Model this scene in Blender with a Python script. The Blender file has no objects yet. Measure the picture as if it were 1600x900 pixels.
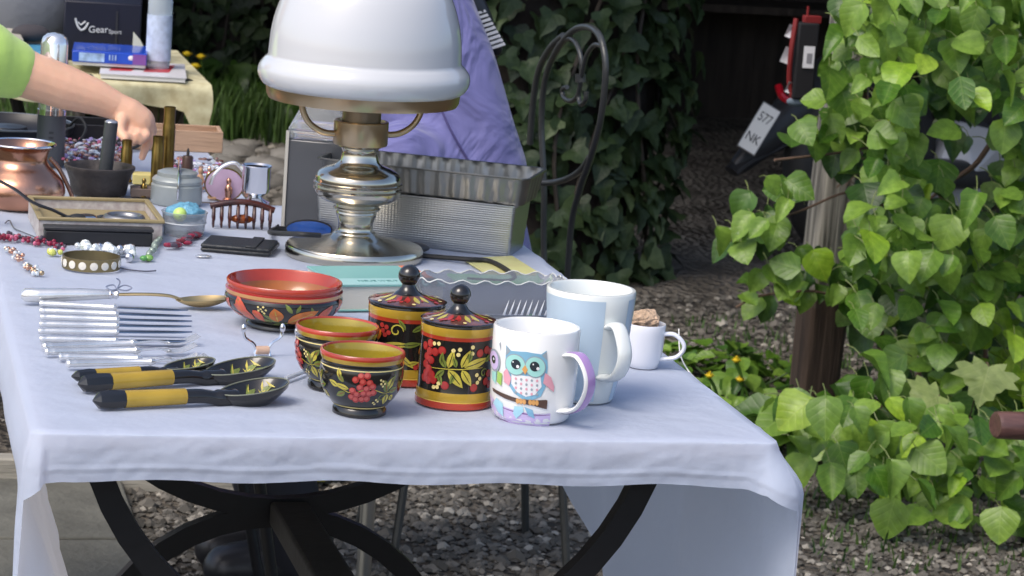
import bpy, bmesh, math, random
from mathutils import Vector, Matrix, noise
from math import sin, cos, pi, radians, sqrt, atan2, asin
random.seed(7)
S = bpy.context.scene
COL = S.collection
rnd = random.uniform

# ------------------------------------------------------------------ camera
FPX = 4266.0
CC = Vector((-0.1659, -2.3815, 1.3493))
CF = Vector((0.23787, 0.95385, -0.18329)).normalized()
CR = Vector((0.97094, -0.22842, 0.07138)).normalized()
CU = CR.cross(CF).normalized()
cd = bpy.data.cameras.new('camera'); cam = bpy.data.objects.new('camera', cd); COL.objects.link(cam)
cam.matrix_world = Matrix(((CR.x, CU.x, -CF.x, CC.x), (CR.y, CU.y, -CF.y, CC.y), (CR.z, CU.z, -CF.z, CC.z), (0, 0, 0, 1)))
cd.sensor_width = 36; cd.lens = FPX / 1600 * 36; cd.clip_start = .05; cd.clip_end = 400
cd.dof.use_dof = True; cd.dof.focus_distance = 2.75; cd.dof.aperture_fstop = 26
S.camera = cam
# ------------------------------------------------------------------ world, sun, exposure
SUN_EL, SUN_AZ = 52, 235     # degrees; azimuth measured clockwise from +Y
W = bpy.data.worlds.new("World"); S.world = W; W.use_nodes = True
wn = W.node_tree.nodes; wl = W.node_tree.links
sky = wn.new('ShaderNodeTexSky'); sky.sky_type = 'NISHITA'; sky.sun_disc = False
sky.sun_elevation = radians(SUN_EL); sky.sun_rotation = radians(SUN_AZ); sky.dust_density = 3.0; sky.air_density = .8
wl.new(sky.outputs[0], wn['Background'].inputs[0]); wn['Background'].inputs[1].default_value = .15
sd = bpy.data.lights.new('sun', 'SUN'); sun = bpy.data.objects.new('sun', sd); COL.objects.link(sun)
sd.energy = 1.0; sd.angle = radians(30); sd.color = (1, .94, .85)
sv = Vector((sin(radians(SUN_AZ)) * cos(radians(SUN_EL)), cos(radians(SUN_AZ)) * cos(radians(SUN_EL)), sin(radians(SUN_EL))))
sun.rotation_euler = sv.to_track_quat('Z', 'Y').to_euler()
S.view_settings.view_transform = 'Standard'; S.view_settings.look = 'None'
S.view_settings.gamma = 1; S.view_settings.exposure = 0.74
S.render.resolution_x = 1024; S.render.resolution_y = 576

# ------------------------------------------------------------------ layout helpers (photo survey -> metres)
H = .75
def ray(px, py): return (CR * ((px - 800) / FPX) - CU * ((py - 450) / FPX) + CF)
def at(px, py, z=H):
    d = ray(px, py); return CC + d * ((z - CC.z) / d.z)
def onY(px, py, Y):
    d = ray(px, py); return CC + d * ((Y - CC.y) / d.y)
def kk(P): return (Vector(P) - CC).dot(CF) / FPX      # metres per photo pixel at P
def face(P): return atan2(CC.y - P[1], CC.x - P[0]) + pi / 2   # rotation that turns local -Y to the viewer

# ------------------------------------------------------------------ materials
MT = {}
def mat(name, col, rough=.5, metal=0, bump=0, bscale=50, var=0, vscale=8, spec=.5, coat=0, trans=0, ior=1.45, sub=0, col2=None, stretch=None, alpha=1, sheen=0, det=4):
    if name in MT: return MT[name]
    m = bpy.data.materials.new(name); m.use_nodes = True; n = m.node_tree.nodes; l = m.node_tree.links
    b = n['Principled BSDF']; b.inputs['Base Color'].default_value = (*col, 1); b.inputs['Roughness'].default_value = rough
    b.inputs['Metallic'].default_value = metal; b.inputs['Specular IOR Level'].default_value = spec; b.inputs['Coat Weight'].default_value = coat
    b.inputs['Coat Roughness'].default_value = .08
    b.inputs['Transmission Weight'].default_value = trans; b.inputs['IOR'].default_value = ior; b.inputs['Alpha'].default_value = alpha
    b.inputs['Sheen Weight'].default_value = sheen
    if sub: b.inputs['Subsurface Weight'].default_value = sub; b.inputs['Subsurface Scale'].default_value = .01
    tc = None
    if bump or var:
        tc = n.new('ShaderNodeTexCoord'); mp = n.new('ShaderNodeMapping'); l.new(tc.outputs['Object'], mp.inputs[0])
        if stretch: mp.inputs['Scale'].default_value = stretch
    if var:
        t = n.new('ShaderNodeTexNoise'); t.inputs['Scale'].default_value = vscale; t.inputs['Detail'].default_value = det
        l.new(mp.outputs[0], t.inputs[0]); r = n.new('ShaderNodeValToRGB')
        c2 = col2 or tuple(c * (1 - var) for c in col); c1 = col if col2 else tuple(min(1, c * (1 + var * .6)) for c in col)
        r.color_ramp.elements[0].position = .3; r.color_ramp.elements[1].position = .7
        r.color_ramp.elements[0].color = (*c2, 1); r.color_ramp.elements[1].color = (*c1, 1)
        l.new(t.outputs[0], r.inputs[0]); l.new(r.outputs[0], b.inputs['Base Color'])
    if bump:
        t = n.new('ShaderNodeTexNoise'); t.inputs['Scale'].default_value = bscale; t.inputs['Detail'].default_value = 5
        l.new(mp.outputs[0], t.inputs[0]); bp = n.new('ShaderNodeBump'); bp.inputs['Strength'].default_value = bump; bp.inputs['Distance'].default_value = .01
        l.new(t.outputs[0], bp.inputs['Height']); l.new(bp.outputs[0], b.inputs['Normal'])
    MT[name] = m; return m
def leafmat(name, c1, c2, rough=.4, tr=.35, per_obj=True, spec=.5):
    m = bpy.data.materials.new(name); m.use_nodes = True; n = m.node_tree.nodes; l = m.node_tree.links
    b = n['Principled BSDF']; b.inputs['Roughness'].default_value = rough; b.inputs['Specular IOR Level'].default_value = spec
    g = n.new('ShaderNodeNewGeometry'); oi = n.new('ShaderNodeObjectInfo'); ad = n.new('ShaderNodeMath'); ad.operation = 'ADD'
    l.new(g.outputs['Random Per Island'], ad.inputs[0]); l.new(oi.outputs['Random'], ad.inputs[1])
    fr = n.new('ShaderNodeMath'); fr.operation = 'FRACT'; l.new(ad.outputs[0], fr.inputs[0])
    r = n.new('ShaderNodeValToRGB'); r.color_ramp.elements[0].color = (*c1, 1); r.color_ramp.elements[1].color = (*c2, 1)
    l.new(fr.outputs[0], r.inputs[0])
    tc = n.new('ShaderNodeTexCoord'); t = n.new('ShaderNodeTexNoise'); t.inputs['Scale'].default_value = 4; t.inputs['Detail'].default_value = 5; l.new(tc.outputs['UV'], t.inputs[0])
    def M_(op, a, b=None, c=None):
        q = n.new('ShaderNodeMath'); q.operation = op
        for i_, v_ in enumerate((a, b, c)):
            if v_ is None: continue
            if isinstance(v_, (int, float)): q.inputs[i_].default_value = v_
            else: l.new(v_, q.inputs[i_])
        return q.outputs[0]
    sx = n.new('ShaderNodeSeparateXYZ'); l.new(tc.outputs['UV'], sx.inputs[0]); ux = M_('ABSOLUTE', M_('SUBTRACT', sx.outputs[0], .5))
    ph = M_('MULTIPLY', M_('SUBTRACT', sx.outputs[1], M_('MULTIPLY', ux, .95)), 4.6); tri = M_('ABSOLUTE', M_('SUBTRACT', M_('FRACT', ph), .5))   # 0 between veins .. .5 on a vein
    vein = M_('MAXIMUM', M_('GREATER_THAN', tri, .455), M_('LESS_THAN', ux, .014))
    hgt = M_('SUBTRACT', M_('MULTIPLY', t.outputs[0], .25), M_('MAXIMUM', M_('POWER', M_('MULTIPLY', tri, 2), 4), M_('SUBTRACT', 1, M_('MULTIPLY', ux, 22))))
    rr = n.new('ShaderNodeValToRGB'); rr.color_ramp.elements[0].color = (.62, .66, .55, 1); rr.color_ramp.elements[1].color = (1.25, 1.2, 1.1, 1); rr.color_ramp.elements[0].position = .3; rr.color_ramp.elements[1].position = .68; l.new(t.outputs[0], rr.inputs[0])
    mx0 = n.new('ShaderNodeMix'); mx0.data_type = 'RGBA'; mx0.blend_type = 'MULTIPLY'; mx0.inputs[0].default_value = .75; l.new(r.outputs[0], mx0.inputs[6]); l.new(rr.outputs[0], mx0.inputs[7])
    mx = n.new('ShaderNodeMix'); mx.data_type = 'RGBA'; l.new(M_('MULTIPLY', vein, .16), mx.inputs[0]); l.new(mx0.outputs[2], mx.inputs[6]); mx.inputs[7].default_value = (min(1, c2[0] * 1.9), min(1, c2[1] * 1.5), c2[2] * 2.2, 1); l.new(mx.outputs[2], b.inputs['Base Color'])
    bp = n.new('ShaderNodeBump'); bp.inputs['Strength'].default_value = .2; bp.inputs['Distance'].default_value = .002; l.new(hgt, bp.inputs['Height']); l.new(bp.outputs[0], b.inputs['Normal'])
    ts = n.new('ShaderNodeBsdfTranslucent'); l.new(mx.outputs[2], ts.inputs[0]); ms = n.new('ShaderNodeMixShader'); ms.inputs[0].default_value = tr
    l.new(b.outputs[0], ms.inputs[1]); l.new(ts.outputs[0], ms.inputs[2]); l.new(ms.outputs[0], n['Material Output'].inputs[0])
    MT[name] = m; return m

white_cer = mat('white_ceramic', (.8, .8, .78), .12, coat=.5)
black_lac = mat('black_lacquer', (.012, .011, .01), .16, coat=.6, var=.3)
red_lac = mat('red_lacquer', (.42, .045, .02), .2, coat=.5, var=.25, vscale=20)
gold_lac = mat('gold_lacquer', (.5, .32, .035), .24, metal=.25, coat=.6, var=.2, vscale=25)
yelin = mat('olive_gold_lacquer', (.36, .27, .02), .22, metal=.2, coat=.6, var=.25, vscale=30)
orin = mat('amber_lacquer', (.33, .1, .012), .2, coat=.6, var=.35, vscale=18)
berry = mat('berry_paint', (.38, .035, .03), .25, coat=.5, var=.2, vscale=200)
berryd = mat('dark_berry_paint', (.3, .015, .015), .25, coat=.5)
yleaf = mat('yellow_leaf_paint', (.5, .42, .06), .25, coat=.5, var=.3, vscale=120)
gleaf = mat('green_leaf_paint', (.16, .2, .035), .25, coat=.5, var=.3, vscale=120)
oleaf = mat('orange_leaf_paint', (.62, .17, .02), .25, coat=.5, var=.25, vscale=90)
cream = mat('cream_paint', (.75, .62, .25), .25, coat=.4)
silver = mat('silver_plate', (.80, .79, .76), .2, metal=.75, coat=.3, bump=.05, bscale=40, var=.12, vscale=25)
steel = mat('steel_blade', (.42, .45, .5), .22, metal=1)
chrome = mat('polished_chrome', (.75, .75, .76), .08, metal=1)
brassy = mat('aged_nickel', (.60, .56, .47), .16, metal=1, bump=.06, bscale=18, var=.2, vscale=14)
brass = mat('tarnished_brass', (.3, .2, .06), .3, metal=1, var=.4, vscale=20, bump=.08)
goldtone = mat('champagne_brass', (.55, .42, .26), .3, metal=1, var=.2, vscale=12)
copper = mat('worn_copper', (.62, .33, .22), .26, metal=1, var=.35, vscale=16, bump=.25, bscale=14)
alu = mat('foil', (.62, .62, .6), .28, metal=1, bump=.15, bscale=30, var=.1)
iron = mat('dark_iron', (.03, .03, .032), .4, spec=.6, bump=.1, bscale=80)
ironlt = mat('painted_grey_iron', (.065, .068, .066), .36, metal=.4, bump=.1, bscale=60)
blackpl = mat('black_plastic', (.018, .018, .02), .35)
rubber = mat('black_rubber', (.02, .02, .02), .6)
leather = mat('black_leather', (.022, .024, .026), .42, bump=.25, bscale=220)
skin = mat('skin', (.78, .46, .31), .5, sub=.15, var=.12, vscale=20, bump=.06, bscale=160)  # tone raised to put sunlight on the reaching arm into the colour
wood_old = mat('weathered_wood', (.2, .165, .125), .85, bump=.8, bscale=12, var=.55, vscale=5, stretch=(9, 9, .7), det=8)
wood_br = mat('brown_wood', (.14, .075, .04), .5, bump=.2, bscale=20, var=.4, vscale=6, stretch=(1, 8, 8))
wood_lt = mat('pale_wood', (.5, .32, .2), .6, bump=.2, bscale=20, var=.25, vscale=6, stretch=(1, 8, 8))
paper = mat('paper', (.72, .7, .64), .7)

# ------------------------------------------------------------------ mesh builder
class MB:
    def __init__(s): s.v = []; s.f = []; s.m = []; s.uv = None
    def add(s, vs, fs, mi=0, M=None):
        o = len(s.v); s.v += [tuple(M @ Vector(p)) if M else tuple(p) for p in vs]
        s.f += [tuple(i + o for i in f) for f in fs]; s.m += [mi] * len(fs) if isinstance(mi, int) else mi
        return s
    def box(s, c, d, rz=0, mi=0, M=None):
        x, y, z = [q / 2 for q in d]; R = Matrix.Translation(c) @ Matrix.Rotation(rz, 4, 'Z')
        if M: R = M @ R
        return s.add([(i * x, j * y, k * z) for i in (-1, 1) for j in (-1, 1) for k in (-1, 1)],
                     [(0, 1, 3, 2), (4, 6, 7, 5), (0, 4, 5, 1), (2, 3, 7, 6), (0, 2, 6, 4), (1, 5, 7, 3)], mi, R)
    def frus(s, c, d0, d1, h, rz=0, mi=0, cap=True, M=None):   # tapered box, base at c
        R = Matrix.Translation(c) @ Matrix.Rotation(rz, 4, 'Z')
        if M: R = M @ R
        vs = [(a * d0[0] / 2, b * d0[1] / 2, 0) for a, b in ((-1, -1), (1, -1), (1, 1), (-1, 1))] + [(a * d1[0] / 2, b * d1[1] / 2, h) for a, b in ((-1, -1), (1, -1), (1, 1), (-1, 1))]
        fs = [(0, 1, 5, 4), (1, 2, 6, 5), (2, 3, 7, 6), (3, 0, 4, 7)] + ([(3, 2, 1, 0), (4, 5, 6, 7)] if cap else [])
        return s.add(vs, fs, mi, R)
    def lathe(s, prof, seg=48, mi=0, M=None, lob=None):
        vs = []; fs = []; ms = []
        n = len(prof)
        for i, p in enumerate(prof):
            for k in range(seg):
                a = 2 * pi * k / seg; r = p[0] * (1 + (lob(a, p[1]) if lob else 0)); vs.append((r * sin(a), -r * cos(a), p[1]))
        for i in range(n - 1):
            for k in range(seg):
                a, b = i * seg + k, i * seg + (k + 1) % seg
                fs.append((a, b, b + seg, a + seg)); ms.append(mi if isinstance(mi, int) else mi[i])
        if prof[0][0] > 1e-6: fs.append(tuple(range(seg))[::-1]); ms.append(ms[0])
        if prof[-1][0] > 1e-6: fs.append(tuple((n - 1) * seg + k for k in range(seg))); ms.append(ms[-2] if len(ms) > 1 else 0)
        return s.add(vs, fs, ms, M)
    def tube(s, pts, r, seg=8, mi=0, M=None, flat=None, cap=True, up=None):
        pts = [Vector(p) for p in pts]; n = len(pts); rs = r if isinstance(r, (list, tuple)) else [r] * n
        vs = []; fs = []; prev = None
        for i in range(n):
            t = (pts[min(i + 1, n - 1)] - pts[max(i - 1, 0)])
            t = t.normalized() if t.length > 1e-9 else Vector((0, 0, 1))
            if prev is None:
                a = Vector(up) if up else (Vector((0, 0, 1)) if abs(t.z) < .9 else Vector((1, 0, 0)))
            else: a = prev
            u = (a - t * a.dot(t)).normalized(); w = t.cross(u); prev = u
            for k in range(seg):
                an = 2 * pi * k / seg
                vs.append(tuple(pts[i] + u * (cos(an) * rs[i] * (flat if flat else 1)) + w * (sin(an) * rs[i])))
        for i in range(n - 1):
            for k in range(seg):
                a, b = i * seg + k, i * seg + (k + 1) % seg; fs.append((a, b, b + seg, a + seg))
        if cap: fs.append(tuple(range(seg))[::-1]); fs.append(tuple((n - 1) * seg + k for k in range(seg)))
        return s.add(vs, fs, mi, M)
    def ball(s, c, r, seg=12, rings=8, mi=0, M=None, sc=(1, 1, 1)):
        vs = [(c[0], c[1], c[2] - r * sc[2])]; fs = []
        for i in range(1, rings):
            a = -pi / 2 + pi * i / rings
            for k in range(seg):
                b = 2 * pi * k / seg; vs.append((c[0] + r * sc[0] * cos(a) * cos(b), c[1] + r * sc[1] * cos(a) * sin(b), c[2] + r * sc[2] * sin(a)))
        vs.append((c[0], c[1], c[2] + r * sc[2])); L = len(vs) - 1
        for k in range(seg):
            fs.append((0, 1 + (k + 1) % seg, 1 + k)); fs.append((L, 1 + (rings - 2) * seg + k, 1 + (rings - 2) * seg + (k + 1) % seg))
        for i in range(rings - 2):
            for k in range(seg):
                a, b = 1 + i * seg + k, 1 + i * seg + (k + 1) % seg; fs.append((a, b, b + seg, a + seg))
        return s.add(vs, fs, mi, M)
    def obj(s, name, mats, parent=None, smooth=True, bev=0, loc=None, rz=0, angle=40, sub=0):
        me = bpy.data.meshes.new(name); me.from_pydata(s.v, [], s.f)
        if not isinstance(mats, (list, tuple)): mats = [mats]
        for q in mats: me.materials.append(q)
        if s.uv and len(s.uv) == len(s.v):
            ul = me.uv_layers.new(name='UVMap'); vi = [0] * len(me.loops); me.loops.foreach_get('vertex_index', vi); ul.data.foreach_set('uv', [c for i in vi for c in s.uv[i]])
        me.polygons.foreach_set('material_index', s.m)
        b = bmesh.new(); b.from_mesh(me); bmesh.ops.recalc_face_normals(b, faces=b.faces); b.to_mesh(me); b.free()
        if smooth: me.shade_smooth(); 
        if smooth:
            try: me.set_sharp_from_angle(angle=radians(angle))
            except Exception: pass
        o = bpy.data.objects.new(name, me); COL.objects.link(o)
        if parent: o.parent = parent
        if loc is not None: o.location = loc
        o.rotation_euler.z = rz
        if bev:
            q = o.modifiers.new('b', 'BEVEL'); q.width = bev; q.segments = 2; q.limit_method = 'ANGLE'
        if sub:
            q = o.modifiers.new('s', 'SUBSURF'); q.levels = q.render_levels = sub
        return o
def thing(name, label, cat, loc=(0, 0, 0), rz=0, group=None, tilt=None):
    o = bpy.data.objects.new(name, None); COL.objects.link(o); o.location = loc; o.rotation_euler = (tilt[0] if tilt else 0, tilt[1] if tilt else 0, rz)
    o.empty_display_size = .02
    return tag(o, label, cat, group)
def tag(o, label, cat, group=None, kind=None):
    o['label'] = label; o['category'] = cat
    if group: o['group'] = group
    if kind: o['kind'] = kind
    return o
def struct(o): o['kind'] = 'structure'; return o
def stuff(o): o['kind'] = 'stuff'; return o
def spline(pts, n=10):
    pts = [Vector(p) for p in pts]; out = []
    for i in range(len(pts) - 1):
        p0, p1, p2, p3 = pts[max(i - 1, 0)], pts[i], pts[i + 1], pts[min(i + 2, len(pts) - 1)]
        for k in range(n):
            t = k / n
            out.append(.5 * ((2 * p1) + (p2 - p0) * t + (2 * p0 - 5 * p1 + 4 * p2 - p3) * t * t + (3 * p1 - p0 - 3 * p2 + p3) * t ** 3))
    out.append(pts[-1]); return out
def text(body, size, mt, parent, M, name='lettering', ext=.0004):
    c = bpy.data.curves.new(name, 'FONT'); c.body = body; c.size = size; c.align_x = 'CENTER'; c.align_y = 'CENTER'; c.extrude = ext
    f = bpy.data.objects.new('f', c); COL.objects.link(f); me = bpy.data.meshes.new_from_object(f.evaluated_get(bpy.context.evaluated_depsgraph_get())); bpy.data.objects.remove(f)
    me.materials.clear(); me.materials.append(mt); o = bpy.data.objects.new(name, me); COL.objects.link(o); o.parent = parent; o.matrix_local = M; return o

# painted shapes on a turned surface: u, v in metres seen from the front, rad(z) the radius there
class Paint:
    def __init__(s, rad, eps=.00025): s.rad = rad; s.mb = MB(); s.lay = 0; s.eps = eps; s.mats = []
    def mi(s, m):
        if m not in s.mats: s.mats.append(m)
        return s.mats.index(m)
    def P(s, th, z, lay): 
        r = s.rad(z) + s.eps * (1 + lay); return (r * sin(th), -r * cos(th), z)
    def poly(s, pts, m, lay=0, rings=4, c=None, ang=True):   # pts: (theta, z)
        cx = sum(p[0] for p in pts) / len(pts); cz = sum(p[1] for p in pts) / len(pts)
        if c: cx, cz = c
        vs = [s.P(cx, cz, lay)]; fs = []; n = len(pts)
        for r in range(1, rings + 1):
            t = r / rings
            for p in pts: vs.append(s.P(cx + (p[0] - cx) * t, cz + (p[1] - cz) * t, lay))
        for k in range(n):
            fs.append((0, 1 + k, 1 + (k + 1) % n))
            for r in range(rings - 1):
                a, b = 1 + r * n + k, 1 + r * n + (k + 1) % n; fs.append((a, a + n, b + n, b))
        s.mb.add(vs, fs, s.mi(m))
    def U(s, u, z):
        r = s.rad(z); return (asin(max(-1, min(1, u / r))), z)
    def circ(s, u, z, ru, m, lay=0, n=14, rv=None, th=None):
        rv = rv or ru; r = s.rad(z); t0 = s.U(u, z)[0] if th is None else th
        s.poly([(t0 + ru / r * cos(2 * pi * k / n), z + rv * sin(2 * pi * k / n)) for k in range(n)], m, lay, 2 if ru < .004 else 4)
    def leaf(s, u, z, ln, wd, ang, m, lay=0, rib=None, n=8, th=None):
        r = s.rad(z); t0 = s.U(u, z)[0] if th is None else th; pts = []
        for sgn in (1, -1):
            rg = range(n + 1) if sgn > 0 else range(n - 1, 0, -1)
            for k in rg:
                t = k / n; w = sgn * wd / 2 * sin(pi * t ** .8) ** .9
                x, y = ln * t, w
                pts.append((t0 + (x * cos(ang) - y * sin(ang)) / r, z + x * sin(ang) + y * cos(ang)))
        s.poly(pts, m, lay, 4, c=(t0 + ln * .45 * cos(ang) / r, z + ln * .45 * sin(ang)))
        if rib: s.line([(t0 + ln * t * cos(ang) / r, z + ln * t * sin(ang)) for t in (.08, .3, .55, .8)], wd * .09, rib, lay + 1)
    def line(s, pts, w, m, lay=0):    # pts (theta,z)
        vs = []; n = len(pts)
        for i, p in enumerate(pts):
            a, b = pts[max(i - 1, 0)], pts[min(i + 1, n - 1)]; r = s.rad(p[1]); dx, dz = (b[0] - a[0]) * r, b[1] - a[1]; L = sqrt(dx * dx + dz * dz) or 1
            tw = w / 2 * (1 if n < 3 else (.35 + .65 * sin(pi * (i + .5) / n)))
            for sg in (1, -1): vs.append(s.P(p[0] - dz / L * tw * sg / r, p[1] + dx / L * tw * sg, lay))
        s.mb.add(vs, [(2 * i, 2 * i + 1, 2 * i + 3, 2 * i + 2) for i in range(n - 1)], s.mi(m))
    def curl(s, u, z, R, m, turns=1.1, a0=0, w=.0012, lay=0, flip=1, th=None):
        r = s.rad(z); t0 = s.U(u, z)[0] if th is None else th
        s.line([(t0 + R * (1 - .8 * k / 16) * cos(a0 + flip * 2 * pi * turns * k / 16) / r, z + R * (1 - .8 * k / 16) * sin(a0 + flip * 2 * pi * turns * k / 16)) for k in range(17)], w, m, lay)
    def rect(s, u0, u1, z0, z1, m, lay=0, n=14):
        a, b = s.U(u0, z0)[0], s.U(u1, z0)[0]; vs = []; 
        for k in range(n + 1):
            for j in range(4): vs.append(s.P(a + (b - a) * k / n, z0 + (z1 - z0) * j / 3, lay))
        s.mb.add(vs, [(4 * k + j, 4 * k + 4 + j, 4 * k + 5 + j, 4 * k + 1 + j) for k in range(n) for j in range(3)], s.mi(m))
    def obj(s, name, parent): return s.mb.obj(name, s.mats, parent)
def radf(prof):
    P = sorted([(z, r) for r, z in prof])
    def f(z):
        for (z0, r0), (z1, r1) in zip(P, P[1:]):
            if z0 <= z <= z1: return r0 + (r1 - r0) * ((z - z0) / (z1 - z0) if z1 > z0 else 0)
        return P[-1][1] if z > P[-1][0] else P[0][1]
    return f
def smoothprof(pr, n=6):
    return [(p.x, p.y) for p in [Vector((q[0], q[1], 0)) for q in spline([(a, b, 0) for a, b in pr], n)]]

# ================================================================== SETTING
def ground_mat():
    m = bpy.data.materials.new('earth_ground'); m.use_nodes = True; n = m.node_tree.nodes; l = m.node_tree.links; b = n['Principled BSDF']
    b.inputs['Roughness'].default_value = .95; b.inputs['Specular IOR Level'].default_value = .2
    tc = n.new('ShaderNodeTexCoord')
    def nz(sc, det=6):
        t = n.new('ShaderNodeTexNoise'); t.inputs['Scale'].default_value = sc; t.inputs['Detail'].default_value = det; l.new(tc.outputs['Object'], t.inputs[0]); return t
    def ramp(src, a, b_, p0=.35, p1=.65):
        r = n.new('ShaderNodeValToRGB'); r.color_ramp.elements[0].position = p0; r.color_ramp.elements[1].position = p1
        r.color_ramp.elements[0].color = (*a, 1); r.color_ramp.elements[1].color = (*b_, 1); l.new(src, r.inputs[0]); return r
    a = ramp(nz(30).outputs[0], (.05, .042, .035), (.15, .135, .115)); c = ramp(nz(2.2).outputs[0], (.06, .052, .042), (.14, .125, .105))
    mx = n.new('ShaderNodeMix'); mx.data_type = 'RGBA'; mx.inputs[0].default_value = .5; l.new(a.outputs[0], mx.inputs[6]); l.new(c.outputs[0], mx.inputs[7])
    vo = n.new('ShaderNodeTexVoronoi'); vo.inputs['Scale'].default_value = 45; l.new(tc.outputs['Object'], vo.inputs[0])
    r2 = ramp(vo.outputs['Color'], (.5, .5, .5), (1.25, 1.22, 1.15), .2, .8)
    m2 = n.new('ShaderNodeMix'); m2.data_type = 'RGBA'; m2.blend_type = 'MULTIPLY'; m2.inputs[0].default_value = .8; l.new(mx.outputs[2], m2.inputs[6]); l.new(r2.outputs[0], m2.inputs[7])
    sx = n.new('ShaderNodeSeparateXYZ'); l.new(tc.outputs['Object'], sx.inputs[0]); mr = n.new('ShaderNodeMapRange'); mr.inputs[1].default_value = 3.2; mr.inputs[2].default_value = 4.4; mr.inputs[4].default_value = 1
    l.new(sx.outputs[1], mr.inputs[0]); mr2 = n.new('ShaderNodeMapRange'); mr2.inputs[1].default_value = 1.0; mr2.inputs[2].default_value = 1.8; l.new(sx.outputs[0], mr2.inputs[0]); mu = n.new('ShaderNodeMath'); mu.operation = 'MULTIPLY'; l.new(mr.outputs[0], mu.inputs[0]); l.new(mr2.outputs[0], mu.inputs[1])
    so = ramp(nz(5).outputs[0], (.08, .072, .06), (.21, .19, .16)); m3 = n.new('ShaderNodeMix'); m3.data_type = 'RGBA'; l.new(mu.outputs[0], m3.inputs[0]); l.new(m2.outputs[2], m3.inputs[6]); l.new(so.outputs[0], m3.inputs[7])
    l.new(m3.outputs[2], b.inputs['Base Color'])
    bp = n.new('ShaderNodeBump'); bp.inputs['Distance'].default_value = .03; l.new(vo.outputs['Distance'], bp.inputs['Height']); l.new(bp.outputs[0], b.inputs['Normal'])
    return m
g = MB(); N = 60
for j in range(N + 1):
    for i in range(N + 1):
        x = -40 + 80 * i / N; y = -30 + 90 * j / N; g.v.append((x, y, 0.02 * noise.noise(Vector((x * .4, y * .4, 0))) - .02 if (abs(x) > 5 or y > 12 or y < -3) else 0))
g.f = [(j * (N + 1) + i, j * (N + 1) + i + 1, (j + 1) * (N + 1) + i + 1, (j + 1) * (N + 1) + i) for j in range(N) for i in range(N)]; g.m = [0] * len(g.f)
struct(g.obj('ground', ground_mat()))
# gravel: real pebbles
def pebbles(name, regs, zf=.35):
    mb = MB(); base = [(1, 0, 0), (-1, 0, 0), (0, 1, 0), (0, -1, 0), (0, 0, 1), (.6, .6, .45), (-.6, .6, .45), (.6, -.6, .45), (-.6, -.6, .45)]
    fs = [(0, 5, 7), (0, 2, 5), (2, 6, 5), (2, 1, 6), (1, 8, 6), (1, 3, 8), (3, 7, 8), (3, 0, 7), (4, 5, 6), (4, 6, 8), (4, 8, 7), (4, 7, 5)]
    for (x0, x1, y0, y1, n, s0, s1) in regs:
        for _ in range(n):
            x, y = rnd(x0, x1), rnd(y0, y1); s = rnd(s0, s1) * (1.6 if random.random() < .06 else 1); a = rnd(0, 6.28); e = rnd(.55, 1); h = rnd(.4, .8)
            q = [tuple(c * rnd(.75, 1.15) for c in p) for p in base]
            mb.add([(x + s * (p[0] * cos(a) - p[1] * e * sin(a)), y + s * (p[0] * sin(a) + p[1] * e * cos(a)), s * p[2] * h + s * .12) for p in q], fs)
    m = bpy.data.materials.new('gravel_stone'); m.use_nodes = True; n = m.node_tree.nodes; l = m.node_tree.links; b = n['Principled BSDF']; b.inputs['Roughness'].default_value = .85
    gg = n.new('ShaderNodeNewGeometry'); r = n.new('ShaderNodeValToRGB'); e = r.color_ramp.elements
    e[0].color = (.06, .055, .045, 1); e[1].color = (.40, .37, .31, 1); k = e.new(.5); k.color = (.115, .105, .087, 1); k = e.new(.85); k.color = (.17, .155, .13, 1)
    l.new(gg.outputs['Random Per Island'], r.inputs[0]); l.new(r.outputs[0], b.inputs['Base Color'])
    o = mb.obj(name, m, smooth=False); return stuff(o)
pebbles('gravel', [(.3, 1.5, 1.9, 3.3, 9000, .004, .014), (1.4, 2.6, 1.7, 3.2, 9000, .004, .013), (1.6, 3.0, 3.2, 4.6, 2600, .006, .016), (.6, 1.5, 4, 8, 3500, .01, .04), (-.6, .3, 1.9, 3.3, 600, .004, .012)])

# paving slabs left of the table's shadow: two rows of concrete slabs, each its own piece
pav_m = mat('concrete_slab', (.14, .138, .115), .9, bump=.4, bscale=60, var=.3, vscale=7)
pv = struct(thing('pavement', 'x', 'x')); del pv['label'], pv['category']; pv['kind'] = 'structure'
for i in range(5):
    for j in range(7):
        cx, cy = -1.9 + i * .5, -.6 + j * .5 
        s = MB().box((cx, cy, .008 + rnd(-.002, .003)), (.488, .488, .03)).obj('slab', pav_m, pv, bev=.004)
# pale plank lying on the ground behind the table
o = MB().box((0, 0, .03), (1.0, .045, .06)).obj('wooden_batten', mat('grey_batten', (.34, .32, .27), .8, bump=.3, bscale=20, var=.3, vscale=8, stretch=(1, 9, 9)), bev=.004)
o.location = (.16, 2.56, 0); o.rotation_euler.z = radians(-3); tag(o, 'pale grey wooden batten lying on the ground behind the table stand', 'batten')

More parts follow.
